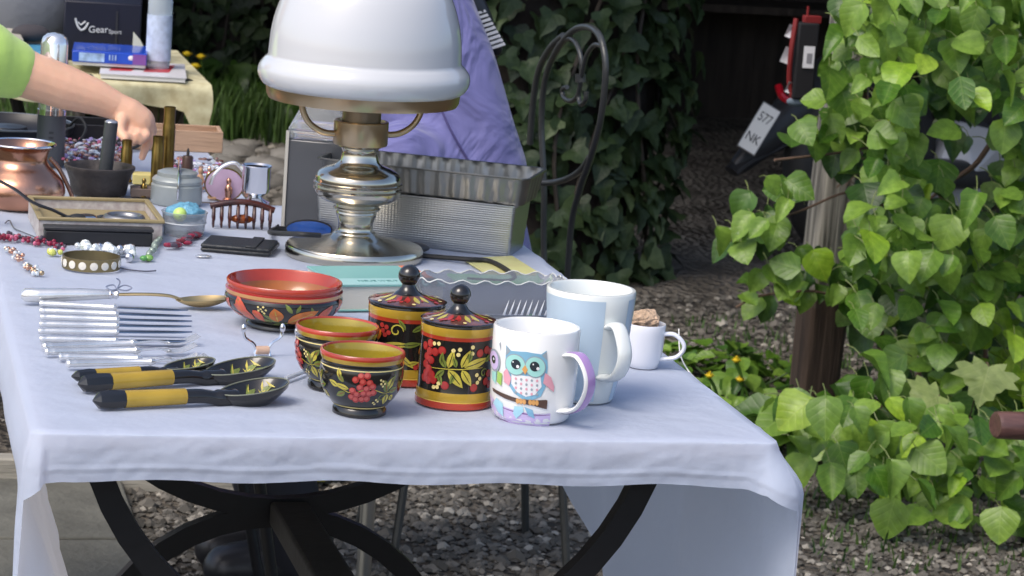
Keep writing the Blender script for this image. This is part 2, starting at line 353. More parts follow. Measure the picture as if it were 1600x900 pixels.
# ------------------------------------------------------------------ carport: posts, roof, back and side walls
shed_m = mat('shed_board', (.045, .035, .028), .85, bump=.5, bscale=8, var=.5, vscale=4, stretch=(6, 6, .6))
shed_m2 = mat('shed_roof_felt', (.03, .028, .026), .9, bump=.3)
sh = thing('carport', 'dark open carport of brown boards behind the ivy and the post', 'carport', (0, 0, 0))
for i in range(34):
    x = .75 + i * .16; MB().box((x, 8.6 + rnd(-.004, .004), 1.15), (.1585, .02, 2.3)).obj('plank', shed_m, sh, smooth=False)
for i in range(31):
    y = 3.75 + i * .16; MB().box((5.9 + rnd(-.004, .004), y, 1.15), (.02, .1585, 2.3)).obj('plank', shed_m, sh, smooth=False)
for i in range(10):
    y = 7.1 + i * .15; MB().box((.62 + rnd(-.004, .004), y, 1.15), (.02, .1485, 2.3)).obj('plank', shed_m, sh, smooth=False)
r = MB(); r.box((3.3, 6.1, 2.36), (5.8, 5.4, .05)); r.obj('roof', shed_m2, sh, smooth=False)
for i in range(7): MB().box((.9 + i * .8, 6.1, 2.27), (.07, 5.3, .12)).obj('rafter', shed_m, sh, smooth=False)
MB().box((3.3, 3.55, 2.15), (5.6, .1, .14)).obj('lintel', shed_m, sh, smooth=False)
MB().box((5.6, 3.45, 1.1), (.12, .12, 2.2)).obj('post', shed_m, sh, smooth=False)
# shelves with crates deep in the carport
sb = thing('storage_shelf', 'dark wooden storage shelf deep in the shadow of the carport', 'shelf', (2.9, 8.3, 0))
for z in (.5, .95, 1.4): MB().box((0, 0, z), (2.4, .4, .03)).obj('shelf', shed_m, sb, smooth=False)
for x in (-1.15, 0, 1.15): MB().box((x, 0, .75), (.06, .38, 1.5)).obj('upright', shed_m, sb, smooth=False)

# the weathered post with its bark-stripped split
def post():
    P0 = at(1266, 652, 0); k = kk((P0.x, P0.y, .6)); t = thing('wooden_post', 'thick weathered wooden post standing in the leafy climber', 'post', P0, face(P0) + .35)
    mb = MB(); secs = []
    for i in range(26):
        z = i / 25 * 2.3; w = .047 + .004 * sin(z * 5) - (.008 if z > .95 else 0)*min(1, (z-.95)*5 if z>.95 else 0)
        ring = []
        for j in range(28):
            a = 2 * pi * j / 28; c, s_ = cos(a), sin(a); e = 6
            rr = w / ((abs(c) ** e + abs(s_) ** e) ** (1 / e)); rr *= 1 + .05 * noise.noise(Vector((c * 2, s_ * 2, z * 1.3))) - .05 * max(0, noise.noise(Vector((c * 9, s_ * 9, z * .5))))
            ring.append((rr * c + .012 * sin(z * 1.3), rr * s_, z - (.02 if i == 0 else 0)))
        secs += ring
    mb.v = secs; mb.f = [(i * 28 + j, i * 28 + (j + 1) % 28, i * 28 + 28 + (j + 1) % 28, i * 28 + 28 + j) for i in range(25) for j in range(28)]; mb.f.append(tuple(25 * 28 + j for j in range(28))); mb.m = [0] * len(mb.f)
    m = bpy.data.materials.new('post_wood'); m.use_nodes = True; n = m.node_tree.nodes; l = m.node_tree.links; b = n['Principled BSDF']; b.inputs['Roughness'].default_value = .85
    tc = n.new('ShaderNodeTexCoord'); mp = n.new('ShaderNodeMapping'); mp.inputs['Scale'].default_value = (28, 28, 1.6); l.new(tc.outputs['Object'], mp.inputs[0])
    t1 = n.new('ShaderNodeTexNoise'); t1.inputs['Scale'].default_value = 2.4; t1.inputs['Detail'].default_value = 9; l.new(mp.outputs[0], t1.inputs[0])
    r = n.new('ShaderNodeValToRGB'); r.color_ramp.elements[0].position = .38; r.color_ramp.elements[1].position = .62; r.color_ramp.elements[0].color = (.07, .066, .055, 1); r.color_ramp.elements[1].color = (.29, .275, .235, 1); l.new(t1.outputs[0], r.inputs[0])
    r2 = n.new('ShaderNodeValToRGB'); r2.color_ramp.elements[0].position = .35; r2.color_ramp.elements[1].position = .6; r2.color_ramp.elements[0].color = (.03, .018, .012, 1); r2.color_ramp.elements[1].color = (.085, .055, .038, 1); l.new(t1.outputs[0], r2.inputs[0])
    sx = n.new('ShaderNodeSeparateXYZ'); l.new(tc.outputs['Object'], sx.inputs[0]); t2 = n.new('ShaderNodeTexNoise'); t2.inputs['Scale'].default_value = 14; l.new(tc.outputs['Object'], t2.inputs[0])
    ad = n.new('ShaderNodeMath'); ad.operation = 'MULTIPLY_ADD'; ad.inputs[1].default_value = .25; l.new(t2.outputs[0], ad.inputs[0]); l.new(sx.outputs[2], ad.inputs[2])
    cmp_ = n.new('ShaderNodeMapRange'); cmp_.inputs[1].default_value = .40; cmp_.inputs[2].default_value = .43; l.new(ad.outputs[0], cmp_.inputs[0])
    mx = n.new('ShaderNodeMix'); mx.data_type = 'RGBA'; l.new(cmp_.outputs[0], mx.inputs[0]); l.new(r2.outputs[0], mx.inputs[6]); l.new(r.outputs[0], mx.inputs[7]); l.new(mx.outputs[2], b.inputs['Base Color'])
    bp = n.new('ShaderNodeBump'); bp.inputs['Strength'].default_value = .8; bp.inputs['Distance'].default_value = .012; l.new(t1.outputs[0], bp.inputs['Height']); l.new(bp.outputs[0], b.inputs['Normal'])
    mb.obj('shaft', m, t, angle=60)
    return P0
POST = post()

# ================================================================== TABLE
TW, TD = .70, 1.30
tb = thing('market_table', 'long folding market table with curved black frames under the white cloth', 'table', (0, 0, 0))
MB().box((TW / 2, TD / 2, .727), (TW - .02, TD - .02, .03)).obj('tabletop', mat('table_board', (.2, .18, .15), .8), tb, bev=.003)
blk = mat('black_painted_steel', (.008, .008, .009), .4, bump=.08, bscale=40)
def arc_bar(c, R, a0, a1, Y, w=.03, d=.02, n=20):
    mb = MB(); vs = []; 
    for i in range(n + 1):
        a = a0 + (a1 - a0) * i / n; ca, sa = cos(a), sin(a)
        for rr in (R - w / 2, R + w / 2):
            for yy in (Y - d / 2, Y + d / 2): vs.append((c[0] + rr * ca, yy, c[1] + rr * sa))
    fs = []
    for i in range(n):
        b = 4 * i; fs += [(b, b + 1, b + 5, b + 4), (b + 2, b + 6, b + 7, b + 3), (b, b + 4, b + 6, b + 2), (b + 1, b + 3, b + 7, b + 5)]
    fs += [(0, 2, 3, 1), (4 * n, 4 * n + 1, 4 * n + 3, 4 * n + 2)]
    return mb.add(vs, fs)
RC = onY(432, 792, .60); FZ = RC.z
for Y, X0 in ((.06, .327), (.60, RC.x)):
    arc_bar((X0, FZ + .277), .277, pi + asin(max(0, FZ + .277 - .70) / .277), 2 * pi - asin(max(0, FZ + .277 - .70) / .277), Y, w=.023, d=.017).obj('leg', blk, tb)
    lw = arc_bar((X0, FZ - .010 - .215), .215, .0, pi, Y + .001, w=.024, d=.017); lw.obj('leg', blk, tb)
    for sx in (-1, 1): MB().box((X0 + sx * .215, Y + .001, (FZ - .227) / 2), (.024, .017, FZ - .227)).obj('foot', blk, tb, bev=.002)
    MB().box((X0, Y, .706), (.62, .03, .014)).obj('crossbar', blk, tb, bev=.003)
MB().box((.34 + (RC.x - .327) / 2, .33, FZ - .004), (.045, .52, .028), rz=-atan2(RC.x - .327, .54)).obj('stretcher', mat('olive_painted_wood', (.05, .048, .04), .7, bump=.2, var=.3), tb, bev=.004)
o = MB().tube([(.577, 1.36, 0), (.577, 1.36, .71)], .011, 14).obj('leg', mat('galvanised_tube', (.5, .5, .48), .3, metal=1, var=.15), tb)

# the cloth: top plus skirts in one sheet
def cloth():
    mb = MB(); nx, ny = 56, 90; vs = []; e = .004
    def topz(x, y):
        z = H - .0012 + .0009 * noise.noise(Vector((x * 7, y * 4, 1))) + .0005 * noise.noise(Vector((x * 22, y * 16, 5)))
        for fy in (.07, .30, .55, .85): z += .0011 * math.exp(-((y - fy - .01 * sin(x * 6)) / .006) ** 2)
        return z
    r = .012; per = []                        # perimeter walk, clockwise from back left
    def seg(a, b, n, side):
        for i in range(n): t = i / n; per.append((a[0] + (b[0] - a[0]) * t, a[1] + (b[1] - a[1]) * t, side))
    seg((0, TD), (0, r), 90, 'L')
    for i in range(10): a = pi + (pi / 2) * i / 10; per.append((r + r * cos(a), r + r * sin(a), 'FL'))
    seg((r, 0), (TW - r, 0), 120, 'F')
    for i in range(14): a = -pi / 2 + (pi / 2) * i / 14; per.append((TW - r + r * cos(a), r + r * sin(a), 'FR'))
    seg((TW, r), (TW, TD), 110, 'R'); seg((TW, TD), (0, TD), 40, 'B')
    n = len(per); nr = 26; L0 = len(mb.v)
    cx, cy = TW / 2, TD / 2
    # top: concentric interpolation from perimeter to a fine inner grid is replaced by a radial fan of rings
    rings = 40
    for q in range(rings + 1):
        t = 1 - (q / rings)
        for (x, y, s) in per:
            X, Y = cx + (x - cx) * t, cy + (y - cy) * t; mb.v.append((X, Y, topz(X, Y)))
    for q in range(rings):
        for i in range(n):
            a, b = q * n + i, q * n + (i + 1) % n; mb.f.append((a, b, b + n, a + n))
    # skirts
    def sm(a, b, x): t = max(0, min(1, (x - a) / (b - a))); return t * t * (3 - 2 * t)
    base = len(mb.v)
    for j in range(1, nr + 1):
        for i, (x, y, s) in enumerate(per):
            x0, y0, _ = per[(i - 1) % n]; x1, y1, _ = per[(i + 1) % n]; tx, ty = x1 - x0, y1 - y0; l_ = sqrt(tx * tx + ty * ty) or 1; nx_, ny_ = ty / l_, -tx / l_
            if s == 'L' : nx_, ny_ = -1, 0
            elif s == 'F': nx_, ny_ = 0, -1
            elif s == 'R': nx_, ny_ = 1, 0
            elif s == 'B': nx_, ny_ = 0, 1
            else:
                ccx = r if s == 'FL' else TW - r; nx_, ny_ = (x - ccx) / r, (y - r) / r; q_ = sqrt(nx_ ** 2 + ny_ ** 2); nx_ /= q_; ny_ /= q_
            Lf = .0425 + .0018 * noise.noise(Vector((x * 5, 3, 0))) + .0015 * sin(x * 40)
            if s == 'F':
                L = Lf + .004 * (1 - sm(.0, .03, x)) + .006 * sm(.668, .69, x)
            elif s == 'FL':
                tt = (r - x) / r; L = .047 + .018 * tt + .29 * sm(.82, 1, tt)
            elif s == 'FR': tt = (x - (TW - r)) / r; L = .049 + .018 * tt + .24 * sm(.82, 1, tt)
            elif s == 'L': L = .36
            elif s == 'R':
                L = .315 if y < .62 else .315 - .20 * sm(.62, 1.08, y) ; L += .012 * noise.noise(Vector((y * 6, 0, 2)))
            else: L = .05
            d = L * (j / nr) ** (1.35)
            o_ = .0012 * (1 - math.exp(-d / .0012))
            if s == 'F':
                o_ += (.0016 * noise.noise(Vector((x * 16, d * 12, 0))) + .0034 * (.5 - abs(noise.noise(Vector((x * 26 + d * 40, d * 26 - x * 4, 7))))) * (.4 + .6 * noise.noise(Vector((x * 6, 4, 0)))) + .0010 * noise.noise(Vector((x * 90, d * 90, 3)))) * sm(0, .015, d)
                o_ += .009 * sm(.662, .70, x) * sm(0, .05, d)
            elif s in ('FR',):
                tt = (x - (TW - r)) / r; o_ += (.012 + .018 * tt) * sm(0, .05, d) - .0 * d
            elif s == 'FL':
                o_ += .006 * sm(0, .03, d) + .004 * sm(.03, .1, d)
            elif s == 'R':
                k_ = math.exp(-(y / .06) ** 2); o_ += .030 * k_ * sm(0, .05, d) + (1 - k_) * (.012 * sm(0, .1, d) + .012 * sin(y * 21) * sm(.02, .3, d) + .006 * noise.noise(Vector((y * 12, d * 5, 2))))
            elif s == 'L':
                k_ = math.exp(-((y) / .035) ** 2); o_ += (.006 * sm(0, .03, d) + .005 * sm(.03, .1, d)) * k_ + (1 - k_) * (.010 * sm(0, .035, d) - .34 * max(0, d - .035) * sm(.0, .12, y) + .004 * noise.noise(Vector((y * 9, d * 9, 2))) * sm(0, .05, d))
            if s in ('R', 'L'): o_ *= 1
            hz = .0009 if abs(d - (L - .012)) < .0022 and s in ('F', 'FR') else 0
            # small round-over at the edge
            zz = H - .001 - d
            mb.v.append((x + nx_ * (o_ + hz), y + ny_ * (o_ + hz), zz))
    for j in range(nr):
        for i in range(n):
            a, b = (base + (j - 1) * n + i, base + (j - 1) * n + (i + 1) % n) if j else (i, (i + 1) % n)
            c, d = base + j * n + (i + 1) % n, base + j * n + i; mb.f.append((a, d, c, b))
    mb.m = [0] * len(mb.f)
    m = bpy.data.materials.new('white_cotton'); m.use_nodes = True; nn = m.node_tree.nodes; l = m.node_tree.links; b = nn['Principled BSDF']
    b.inputs['Base Color'].default_value = (.70, .79, .97, 1); b.inputs['Roughness'].default_value = .85; b.inputs['Specular IOR Level'].default_value = .2; b.inputs['Sheen Weight'].default_value = .15
    tc = nn.new('ShaderNodeTexCoord'); t1 = nn.new('ShaderNodeTexNoise'); t1.inputs['Scale'].default_value = 14; t1.inputs['Detail'].default_value = 4; l.new(tc.outputs['Object'], t1.inputs[0])
    t2 = nn.new('ShaderNodeTexNoise'); t2.inputs['Scale'].default_value = 900; l.new(tc.outputs['Object'], t2.inputs[0])
    ma = nn.new('ShaderNodeMath'); ma.operation = 'MULTIPLY_ADD'; ma.inputs[1].default_value = .03; l.new(t2.outputs[0], ma.inputs[0]); l.new(t1.outputs[0], ma.inputs[2])
    bp = nn.new('ShaderNodeBump'); bp.inputs['Strength'].default_value = .5; bp.inputs['Distance'].default_value = .014; l.new(ma.outputs[0], bp.inputs['Height']); l.new(bp.outputs[0], b.inputs['Normal'])
    ts = nn.new('ShaderNodeBsdfTranslucent'); ts.inputs[0].default_value = (.84, .80, .80, 1); ms = nn.new('ShaderNodeMixShader'); ms.inputs[0].default_value = .48
    l.new(b.outputs[0], ms.inputs[1]); l.new(ts.outputs[0], ms.inputs[2]); l.new(ms.outputs[0], nn['Material Output'].inputs[0]); MT['cotton'] = m
    o = mb.obj('tablecloth', m, angle=80); return tag(o, 'white cotton tablecloth hanging deep at the sides and short at the front', 'tablecloth')
cloth()
# second table behind, lower cloth-covered, with the jewellery
t2 = thing('back_table', 'small second table with white cloth pushed against the far end', 'table', (-.06, 1.318, 0))
MB().box((.22, .29, .725), (.43, .56, .03)).obj('tabletop', MT['table_board'], t2)
for x, y, s_ in ((.03, .05, -.06), (.41, .05, .13), (.03, .5, -.06), (.41, .5, .16)): MB().tube([(x + s_, y, 0), (x, y, .715)], .009, 10).obj('leg', blk, t2)
c2 = MB(); N1, N2 = 40, 30
for j in range(N2 + 1):
    for i in range(N1 + 1):
        x, y = i / N1 * .48 - .02, j / N2 * .62 - .03
        d = max(0, -x, x - .44, y - .58) ; c2.v.append((min(max(x, -.006), .446), min(y, .588) if y > 0 else max(y, -.0), H - .003 - d * 4 + .001 * noise.noise(Vector((x * 9, y * 9, 0)))))
c2.f = [(j * (N1 + 1) + i, j * (N1 + 1) + i + 1, (j + 1) * (N1 + 1) + i + 1, (j + 1) * (N1 + 1) + i) for j in range(N2) for i in range(N1)]; c2.m = [0] * len(c2.f)
o = c2.obj('table_cover', MT['cotton']); o.location = (-.06, 1.318, 0); tag(o, 'white cover on the small far table under the brass cases', 'tablecloth')

# ================================================================== THINGS ON THE TABLE
def mug_handle(r, zt, zb, out, w, th, mt, parent, ang, name='handle', strip=None, n=26, top_flat=0):
    # strap handle in the plane through the axis at angle ang (0 = to the viewer, pi/2 = right)
    c = spline([(r - .003, zt), (r + out * .45, zt + .002 + top_flat), (r + out * .93, zt - (zt - zb) * .22), (r + out, zt - (zt - zb) * .5), (r + out * .72, zb + (zt - zb) * .2), (r + out * .3, zb + .004), (r - .003, zb)] if False else
               [(r - .003, zt, 0), (r + out * .5, zt + .001 + top_flat, 0), (r + out * .95, zt - (zt - zb) * .25, 0), (r + out, zt - (zt - zb) * .55, 0), (r + out * .7, zt - (zt - zb) * .85, 0), (r + out * .25, zb + .001, 0), (r - .003, zb, 0)], 6)
    mb = MB(); pts = [Vector((p.x * sin(ang), -p.x * cos(ang), p.y)) for p in c]
    side = Vector((cos(ang), sin(ang), 0)); vs = []; ns = 12
    for i, p in enumerate(pts):
        t = (pts[min(i + 1, len(pts) - 1)] - pts[max(i - 1, 0)]).normalized(); u = side.cross(t).normalized(); e = 1.25 if i < 3 or i > len(pts) - 4 else 1
        for k in range(ns): a = 2 * pi * k / ns; vs.append(tuple(p + side * (w / 2 * cos(a)) * e + u * (th / 2 * sin(a))))
    mb.add(vs, [(i * ns + k, i * ns + (k + 1) % ns, (i + 1) * ns + (k + 1) % ns, (i + 1) * ns + k) for i in range(len(pts) - 1) for k in range(ns)])
    o = mb.obj(name, mt, parent, angle=70)
    if strip:
        vs = []; ws = w * .33
        for i, p in enumerate(pts):
            t = (pts[min(i + 1, len(pts) - 1)] - pts[max(i - 1, 0)]).normalized(); u = side.cross(t).normalized()
            if u.dot(Vector((sin(ang), -cos(ang), 0))) < 0 and i in (0,): pass
            for q in (-1, -.5, .5, 1): vs.append(tuple(p - u * (th / 2 * sqrt(max(0, 1 - (q * .66) ** 2)) + .0003) + side * ws * q))
        MB().add(vs, [(4 * i + j, 4 * i + j + 1, 4 * i + j + 5, 4 * i + j + 4) for i in range(1, len(pts) - 2) for j in range(3)]).obj('painted_stripe', strip, o)
    return o

# ---- owl mug
def owl_mug():
    P = at(829, 651); k = kk(P); t = thing('mug', 'white mug printed with owls on a branch and a lilac handle', 'mug', P, face(P)); h = 146 * k; R = 68 * k
    out = [(54 * k, .0), (58 * k, .0015), (61 * k, h * .05), (65 * k, h * .16), (67 * k, h * .3), (R, h * .55), (R, h - .0015), (R - .001, h), (R - .003, h), (R - .0042, h - .0015), (R - .005, h * .5), (R - .006, h * .18), (48 * k, h * .06), (0, h * .055)]
    MB().lathe([(0, 0)] + out, 72).obj('body', white_cer, t, angle=50)
    rad = radf(out[:7]); p = Paint(rad); mm = lambda px: px * k
    C = lambda n, c: mat(n, c, .2, coat=.4)
    teal = C('print_teal', (.36, .68, .62)); blue = C('print_blue', (.22, .45, .6)); grey = C('print_grey', (.33, .38, .42)); pink = C('print_pink', (.75, .36, .42)); dk = C('print_dark', (.03, .04, .05)); orange = C('print_orange', (.7, .36, .12)); brown = C('print_brown', (.1, .06, .045))
    wht = C('print_white', (.8, .8, .8)); lil = C('print_lilac', (.46, .3, .62)); lil2 = C('print_pale_lilac', (.62, .5, .75)); aqua = C('print_aqua', (.38, .66, .75)); grn = C('print_green', (.35, .55, .12)); purp = C('print_purple', (.25, .12, .3))
    def X(x): return (x - 836 + (y_ - 500) * .06) * k
    def Z(y): return (651 - y) * k * 1.02 + .001
    y_ = 560
    def U(x, y):
        u = (x - (829 + (651 - y) * .06)) * k; r = rad(Z(y)); return (asin(max(-.995, min(.995, u / r))), Z(y))
    def poly(pts, m, lay=0): 
        q = []
        for i in range(len(pts)):
            a, b = pts[i], pts[(i + 1) % len(pts)]
            for s in range(3): q.append(U(a[0] + (b[0] - a[0]) * s / 3, a[1] + (b[1] - a[1]) * s / 3 + 0))
        p.poly(q, m, lay)
    def ell(x, y, rx, ry, m, lay=0, n=22): p.poly([U(x + rx * cos(2 * pi * i / n), y + ry * sin(2 * pi * i / n)) for i in range(n)], m, lay)
    # lilac band at the foot with rules
    poly([(768, 622), (786, 628), (808, 631), (835, 633), (860, 632), (860, 640), (857, 662), (835, 663), (806, 661), (785, 656), (771, 650), (768, 640)], lil2, 0)
    for yy in (634, 656):
        p.line([U(x, yy + (x - 815) * .08 - ((x - 815) / 50) ** 2 * 3.5) for x in range(771, 860, 8)], 1.1 * k * 1.6, purp, 1)
    # main owl
    poly([(791, 533), (799, 540), (822, 538), (845, 540), (853, 534), (855, 560), (852, 590), (845, 605), (833, 611), (817, 611), (804, 604), (795, 592), (790, 565)], blue, 1)
    poly([(792, 534), (798, 541), (791, 549)], grey, 2); poly([(853, 535), (846, 542), (854, 549)], grey, 2)
    poly([(800, 575), (844, 575), (846, 590), (836, 603), (822, 607), (808, 601), (800, 590)], wht, 2)
    for ix in range(5):
        for iy in range(4): ell(807 + ix * 8, 581 + iy * 7, 1.9, 2.2, grey if (ix + iy) % 2 else pink, 3, 8)
    poly([(851, 568), (860, 575), (865, 590), (864, 598), (856, 591), (848, 584)], pink, 3); poly([(793, 568), (788, 575), (789, 590), (797, 594), (800, 582)], pink, 3)
    for ex in (806, 836):
        ell(ex, 560, 16, 16.5, grey, 3); ell(ex, 560, 14.6, 15.1, teal, 4); ell(ex + (1 if ex < 820 else -1), 559, 7.2, 7.6, dk, 5); ell(ex + 4, 562, 2.4, 2.6, wht, 6, 10); ell(ex - 3, 556, 1.2, 1.3, wht, 6, 8)
    poly([(821, 558), (825, 565), (821, 573), (816, 565)], orange, 5)
    # left owl, cut by the curve
    ell(774, 562, 8.5, 17, grey, 3); ell(773.5, 562, 6.6, 14, lil2, 4); ell(773, 561, 3, 6, dk, 5); ell(773.6, 560, 1.1, 2, wht, 6, 8)
    poly([(779, 576), (786, 578), (785, 597), (778, 593)], grn, 4); poly([(770, 580), (777, 578), (776, 597), (770, 592)], teal, 3); poly([(781, 534), (783, 530), (783, 545)], grey, 3)
    # branch and feet
    poly([(771, 605), (790, 608), (815, 612), (838, 611), (853, 610), (855, 611), (854, 625), (850, 624), (835, 620), (812, 618), (790, 615), (772, 610)], brown, 3)
    for fx in (810, 815, 820, 829, 834, 839): ell(fx, 615, 2.7, 4.6, orange, 4, 10)
    # hanging feathers
    poly([(777, 618), (787, 624), (788, 645), (780, 640), (772, 628)], aqua, 2); poly([(805, 624), (818, 623), (819, 631), (808, 644), (803, 636)], aqua, 2); poly([(820, 623), (833, 627), (836, 641), (826, 636)], blue, 2); poly([(766, 617), (772, 622), (770, 634)], lil2, 2)
    p.obj('painted_owls', t)
    mug_handle(rad(h * .5) - .0005, h * .76, h * .16, 42 * k, 28 * k, 9 * k, white_cer, t, radians(52), strip=mat('lilac_glaze', (.46, .28, .56), .18, coat=.5))
owl_mug()
# ---- tall mug
def tall_mug():
    P = at(911, 622); k = kk(P); t = thing('mug', 'tall mug in white with a wide pale blue panel and thick handle', 'mug', P, face(P)); h = 176 * k; R = 70 * k
    out = [(43 * k, 0), (46 * k, .0015), (50 * k, h * .12), (57 * k, h * .3), (63.5 * k, h * .55), (67.5 * k, h * .8), (R, h - .0015), (R - .001, h), (R - .0035, h), (R - .005, h - .002), (62 * k, h * .75), (56 * k, h * .5), (44 * k, h * .15), (0, h * .1)]
    MB().lathe([(0, 0)] + out, 72).obj('body', mat('cream_ceramic', (.72, .75, .72), .14, coat=.5), t, angle=50)
    p = Paint(radf(out[:7]), .0003); vs = []; N = 40; zs = [h * .03 + (h * .95 - h * .03) * j / 24 for j in range(25)]
    for i in range(N + 1):
        a = -2.6 + (2.95) * i / N
        for z in zs: vs.append(p.P(a, z, 0))
    p.mb.add(vs, [(25 * i + j, 25 * i + 25 + j, 25 * i + 26 + j, 25 * i + j + 1) for i in range(N) for j in range(24)], p.mi(mat('pale_blue_glaze', (.5, .62, .72), .16, coat=.5)))
    vs = []
    for i in range(21):
        a = 1.0 + 2.0 * i / 20
        for z in zs: vs.append(p.P(a, z, 0))
    p.mb.add(vs, [(25 * i + j, 25 * i + 25 + j, 25 * i + 26 + j, 25 * i + j + 1) for i in range(20) for j in range(24)], p.mi(MT['pale_blue_glaze']))
    p.obj('blue_panel', t)
    mug_handle(60 * k, h * .70, h * .26, 46 * k, 26 * k, 12 * k, MT['cream_ceramic'], t, radians(33), top_flat=.004)
tall_mug()
# ---- small cup with a lump of cork
def cup_small():
    P = at(1004, 573); k = kk(P); t = thing('espresso_cup', 'small plain white cup holding a lump of cork behind the tall mug', 'cup', P, face(P)); h = 70 * k
    out = [(21 * k, 0), (23 * k, .001), (26 * k, h * .14), (29.5 * k, h * .4), (31 * k, h * .8), (31.5 * k, h - .0008), (31 * k, h), (29.5 * k, h), (29 * k, h - .001), (27 * k, h * .4), (0, h * .15)]
    MB().lathe([(0, 0)] + out, 56).obj('body', mat('bluish_porcelain', (.78, .79, .83), .14, coat=.5), t)
    mug_handle(29.5 * k, h * .78, h * .22, 32 * k, 11 * k, 7 * k, MT['bluish_porcelain'], t, radians(84))
    mb = MB(); mb.ball((0, 0, 0), 1, 14, 10); mb.v = [tuple(Vector(v) * (1 + .28 * noise.noise(Vector(v) * 1.9) + .1 * noise.noise(Vector(v) * 5))) for v in mb.v]
    mb.v = [(v[0] * 25 * k, v[1] * 22 * k, v[2] * 17 * k) for v in mb.v]
    o = mb.obj('cork_lump', mat('cork', (.6, .42, .28), .9, bump=.8, bscale=160, var=.45, vscale=90), smooth=False); o.location = P + Vector((-.002, 0, h + .0035)); tag(o, 'rough brown lump of cork sticking out of the small white cup', 'cork')
    s = MB().tube(spline([at(1058, 545) + Vector((0, 0, .022)), at(1062, 565) + Vector((0, 0, .008)), at(1076, 580) + Vector((.0, 0, .0)), at(1085, 588) + Vector((.006, 0, -.006))], 6), .0008, 6).obj('string', paper); tag(s, 'thin pale string trailing from the small cup over the table edge', 'string')
cup_small()

# ---- khokhloma cups, bowl and canisters
def khcup(px, py, label, k_mul=1, rot=0, seed=1):
    P = at(px, py); k = kk(P) * k_mul; t = thing('painted_cup', label, 'cup', P, face(P) + rot, 'lacquered berry cups'); 
    raw = [(41, 0), (42.5, 1), (42.5, 9), (39.5, 13), (44, 17), (54, 28), (62, 44), (65, 58), (65.5, 70), (64, 80), (62.5, 84), (64, 87), (66.5, 94), (66.5, 99), (65, 101)]
    inn = [(63, 101), (61.5, 98), (59, 85), (57, 60), (45, 30), (25, 20), (0, 18)]
    pr = [(0, 0)] + [(a * k, b * k) for a, b in raw]; pi_ = [(a * k, b * k) for a, b in inn]
    full = pr + pi_; mi = []
    for i in range(len(full) - 1):
        z = full[i][1] / k; n_in = i >= len(pr) - 1
        mi.append(3 if i >= len(pr) + 1 else 1 if (z >= 93 or n_in) else 2 if z >= 86 else 0)
    MB().lathe(full, 64, mi).obj('body', [black_lac, red_lac, gold_lac, yelin], t, angle=50)
    sm_ = [(a * k, b * k) for a, b in raw]; p = Paint(radf(sm_)); rg = random.Random(seed); m = k
    def ring(z, w, mt): p.line([(2 * pi * i / 60, z * m) for i in range(61)], w * m, mt)
    for z, w in ((16, 2.4), (79, 1.6)):
        vs = []
        for i in range(65):
            for dz in (-w / 2, w / 2): vs.append(p.P(2 * pi * i / 64, (z + dz) * m, 0))
        p.mb.add(vs, [(2 * i, 2 * i + 2, 2 * i + 3, 2 * i + 1) for i in range(64)], p.mi(cream))
    for rep in range(3):
        T = rep * 2 * pi / 3
        rr = 62 * m
        cl = [(0, 72), (9, 73), (-8, 66), (3, 63), (13, 62), (-1, 54), (9, 52), (18, 56), (-12, 48), (-5, 42), (5, 44), (14, 44), (-14, 37), (-7, 33), (3, 34), (20, 46), (11, 35)]
        for (x, z) in cl: p.circ(0, z * m, 5.4 * m, berry, 1, 12, th=T + x * m / rr); p.circ(0, (z + .8) * m, 3.4 * m, mat('light_berry_paint', (.52, .09, .07), .25, coat=.5), 2, 10, th=T + (x - .8) * m / rr)
        for (x, z) in ((30, 66), (34, 64), (31, 60), (37, 60), (34, 56), (28, 33), (32, 30), (24, 28), (28, 25)): p.circ(0, z * m, 1.9 * m, cream, 1, 8, th=T + x * m / rr)
        for (x, z, L, w, a, mt) in ((44, 45, 22, 11, 1.9, gleaf), (44, 50, 22, 12, 1.1, yleaf), (48, 46, 20, 10, .2, gleaf), (44, 42, 20, 12, -1.3, yleaf), (50, 60, 14, 8, .9, gleaf), (54, 38, 15, 9, -.6, yleaf), (-18, 50, 24, 8, 2.9, yleaf), (-26, 60, 20, 8, 2.3, gleaf), (-24, 44, 20, 9, 3.6, gleaf), (-32, 66, 16, 8, 1.9, yleaf), (-36, 52, 18, 9, 2.7, yleaf)):
            p.leaf(0, z * m, L * m, w * m, a, mt, 0, berryd if mt is gleaf else black_lac, th=T + x * m / rr)
        p.line([(T + x * m / rr, (48 + 4 * sin(x / 9)) * m) for x in range(-40, 60, 7)], 1.3 * m, yleaf, 0)
        p.curl(0, 36 * m, 7 * m, gleaf, th=T + 37 * m / rr, w=1.4 * m)
    p.obj('painted_berries', t); return t
khcup(561, 644, 'front black berry-painted cup, olive gold inside, before its twin')
khcup(522, 604, 'rear black berry-painted cup half hidden behind its twin', .985, rot=.75)

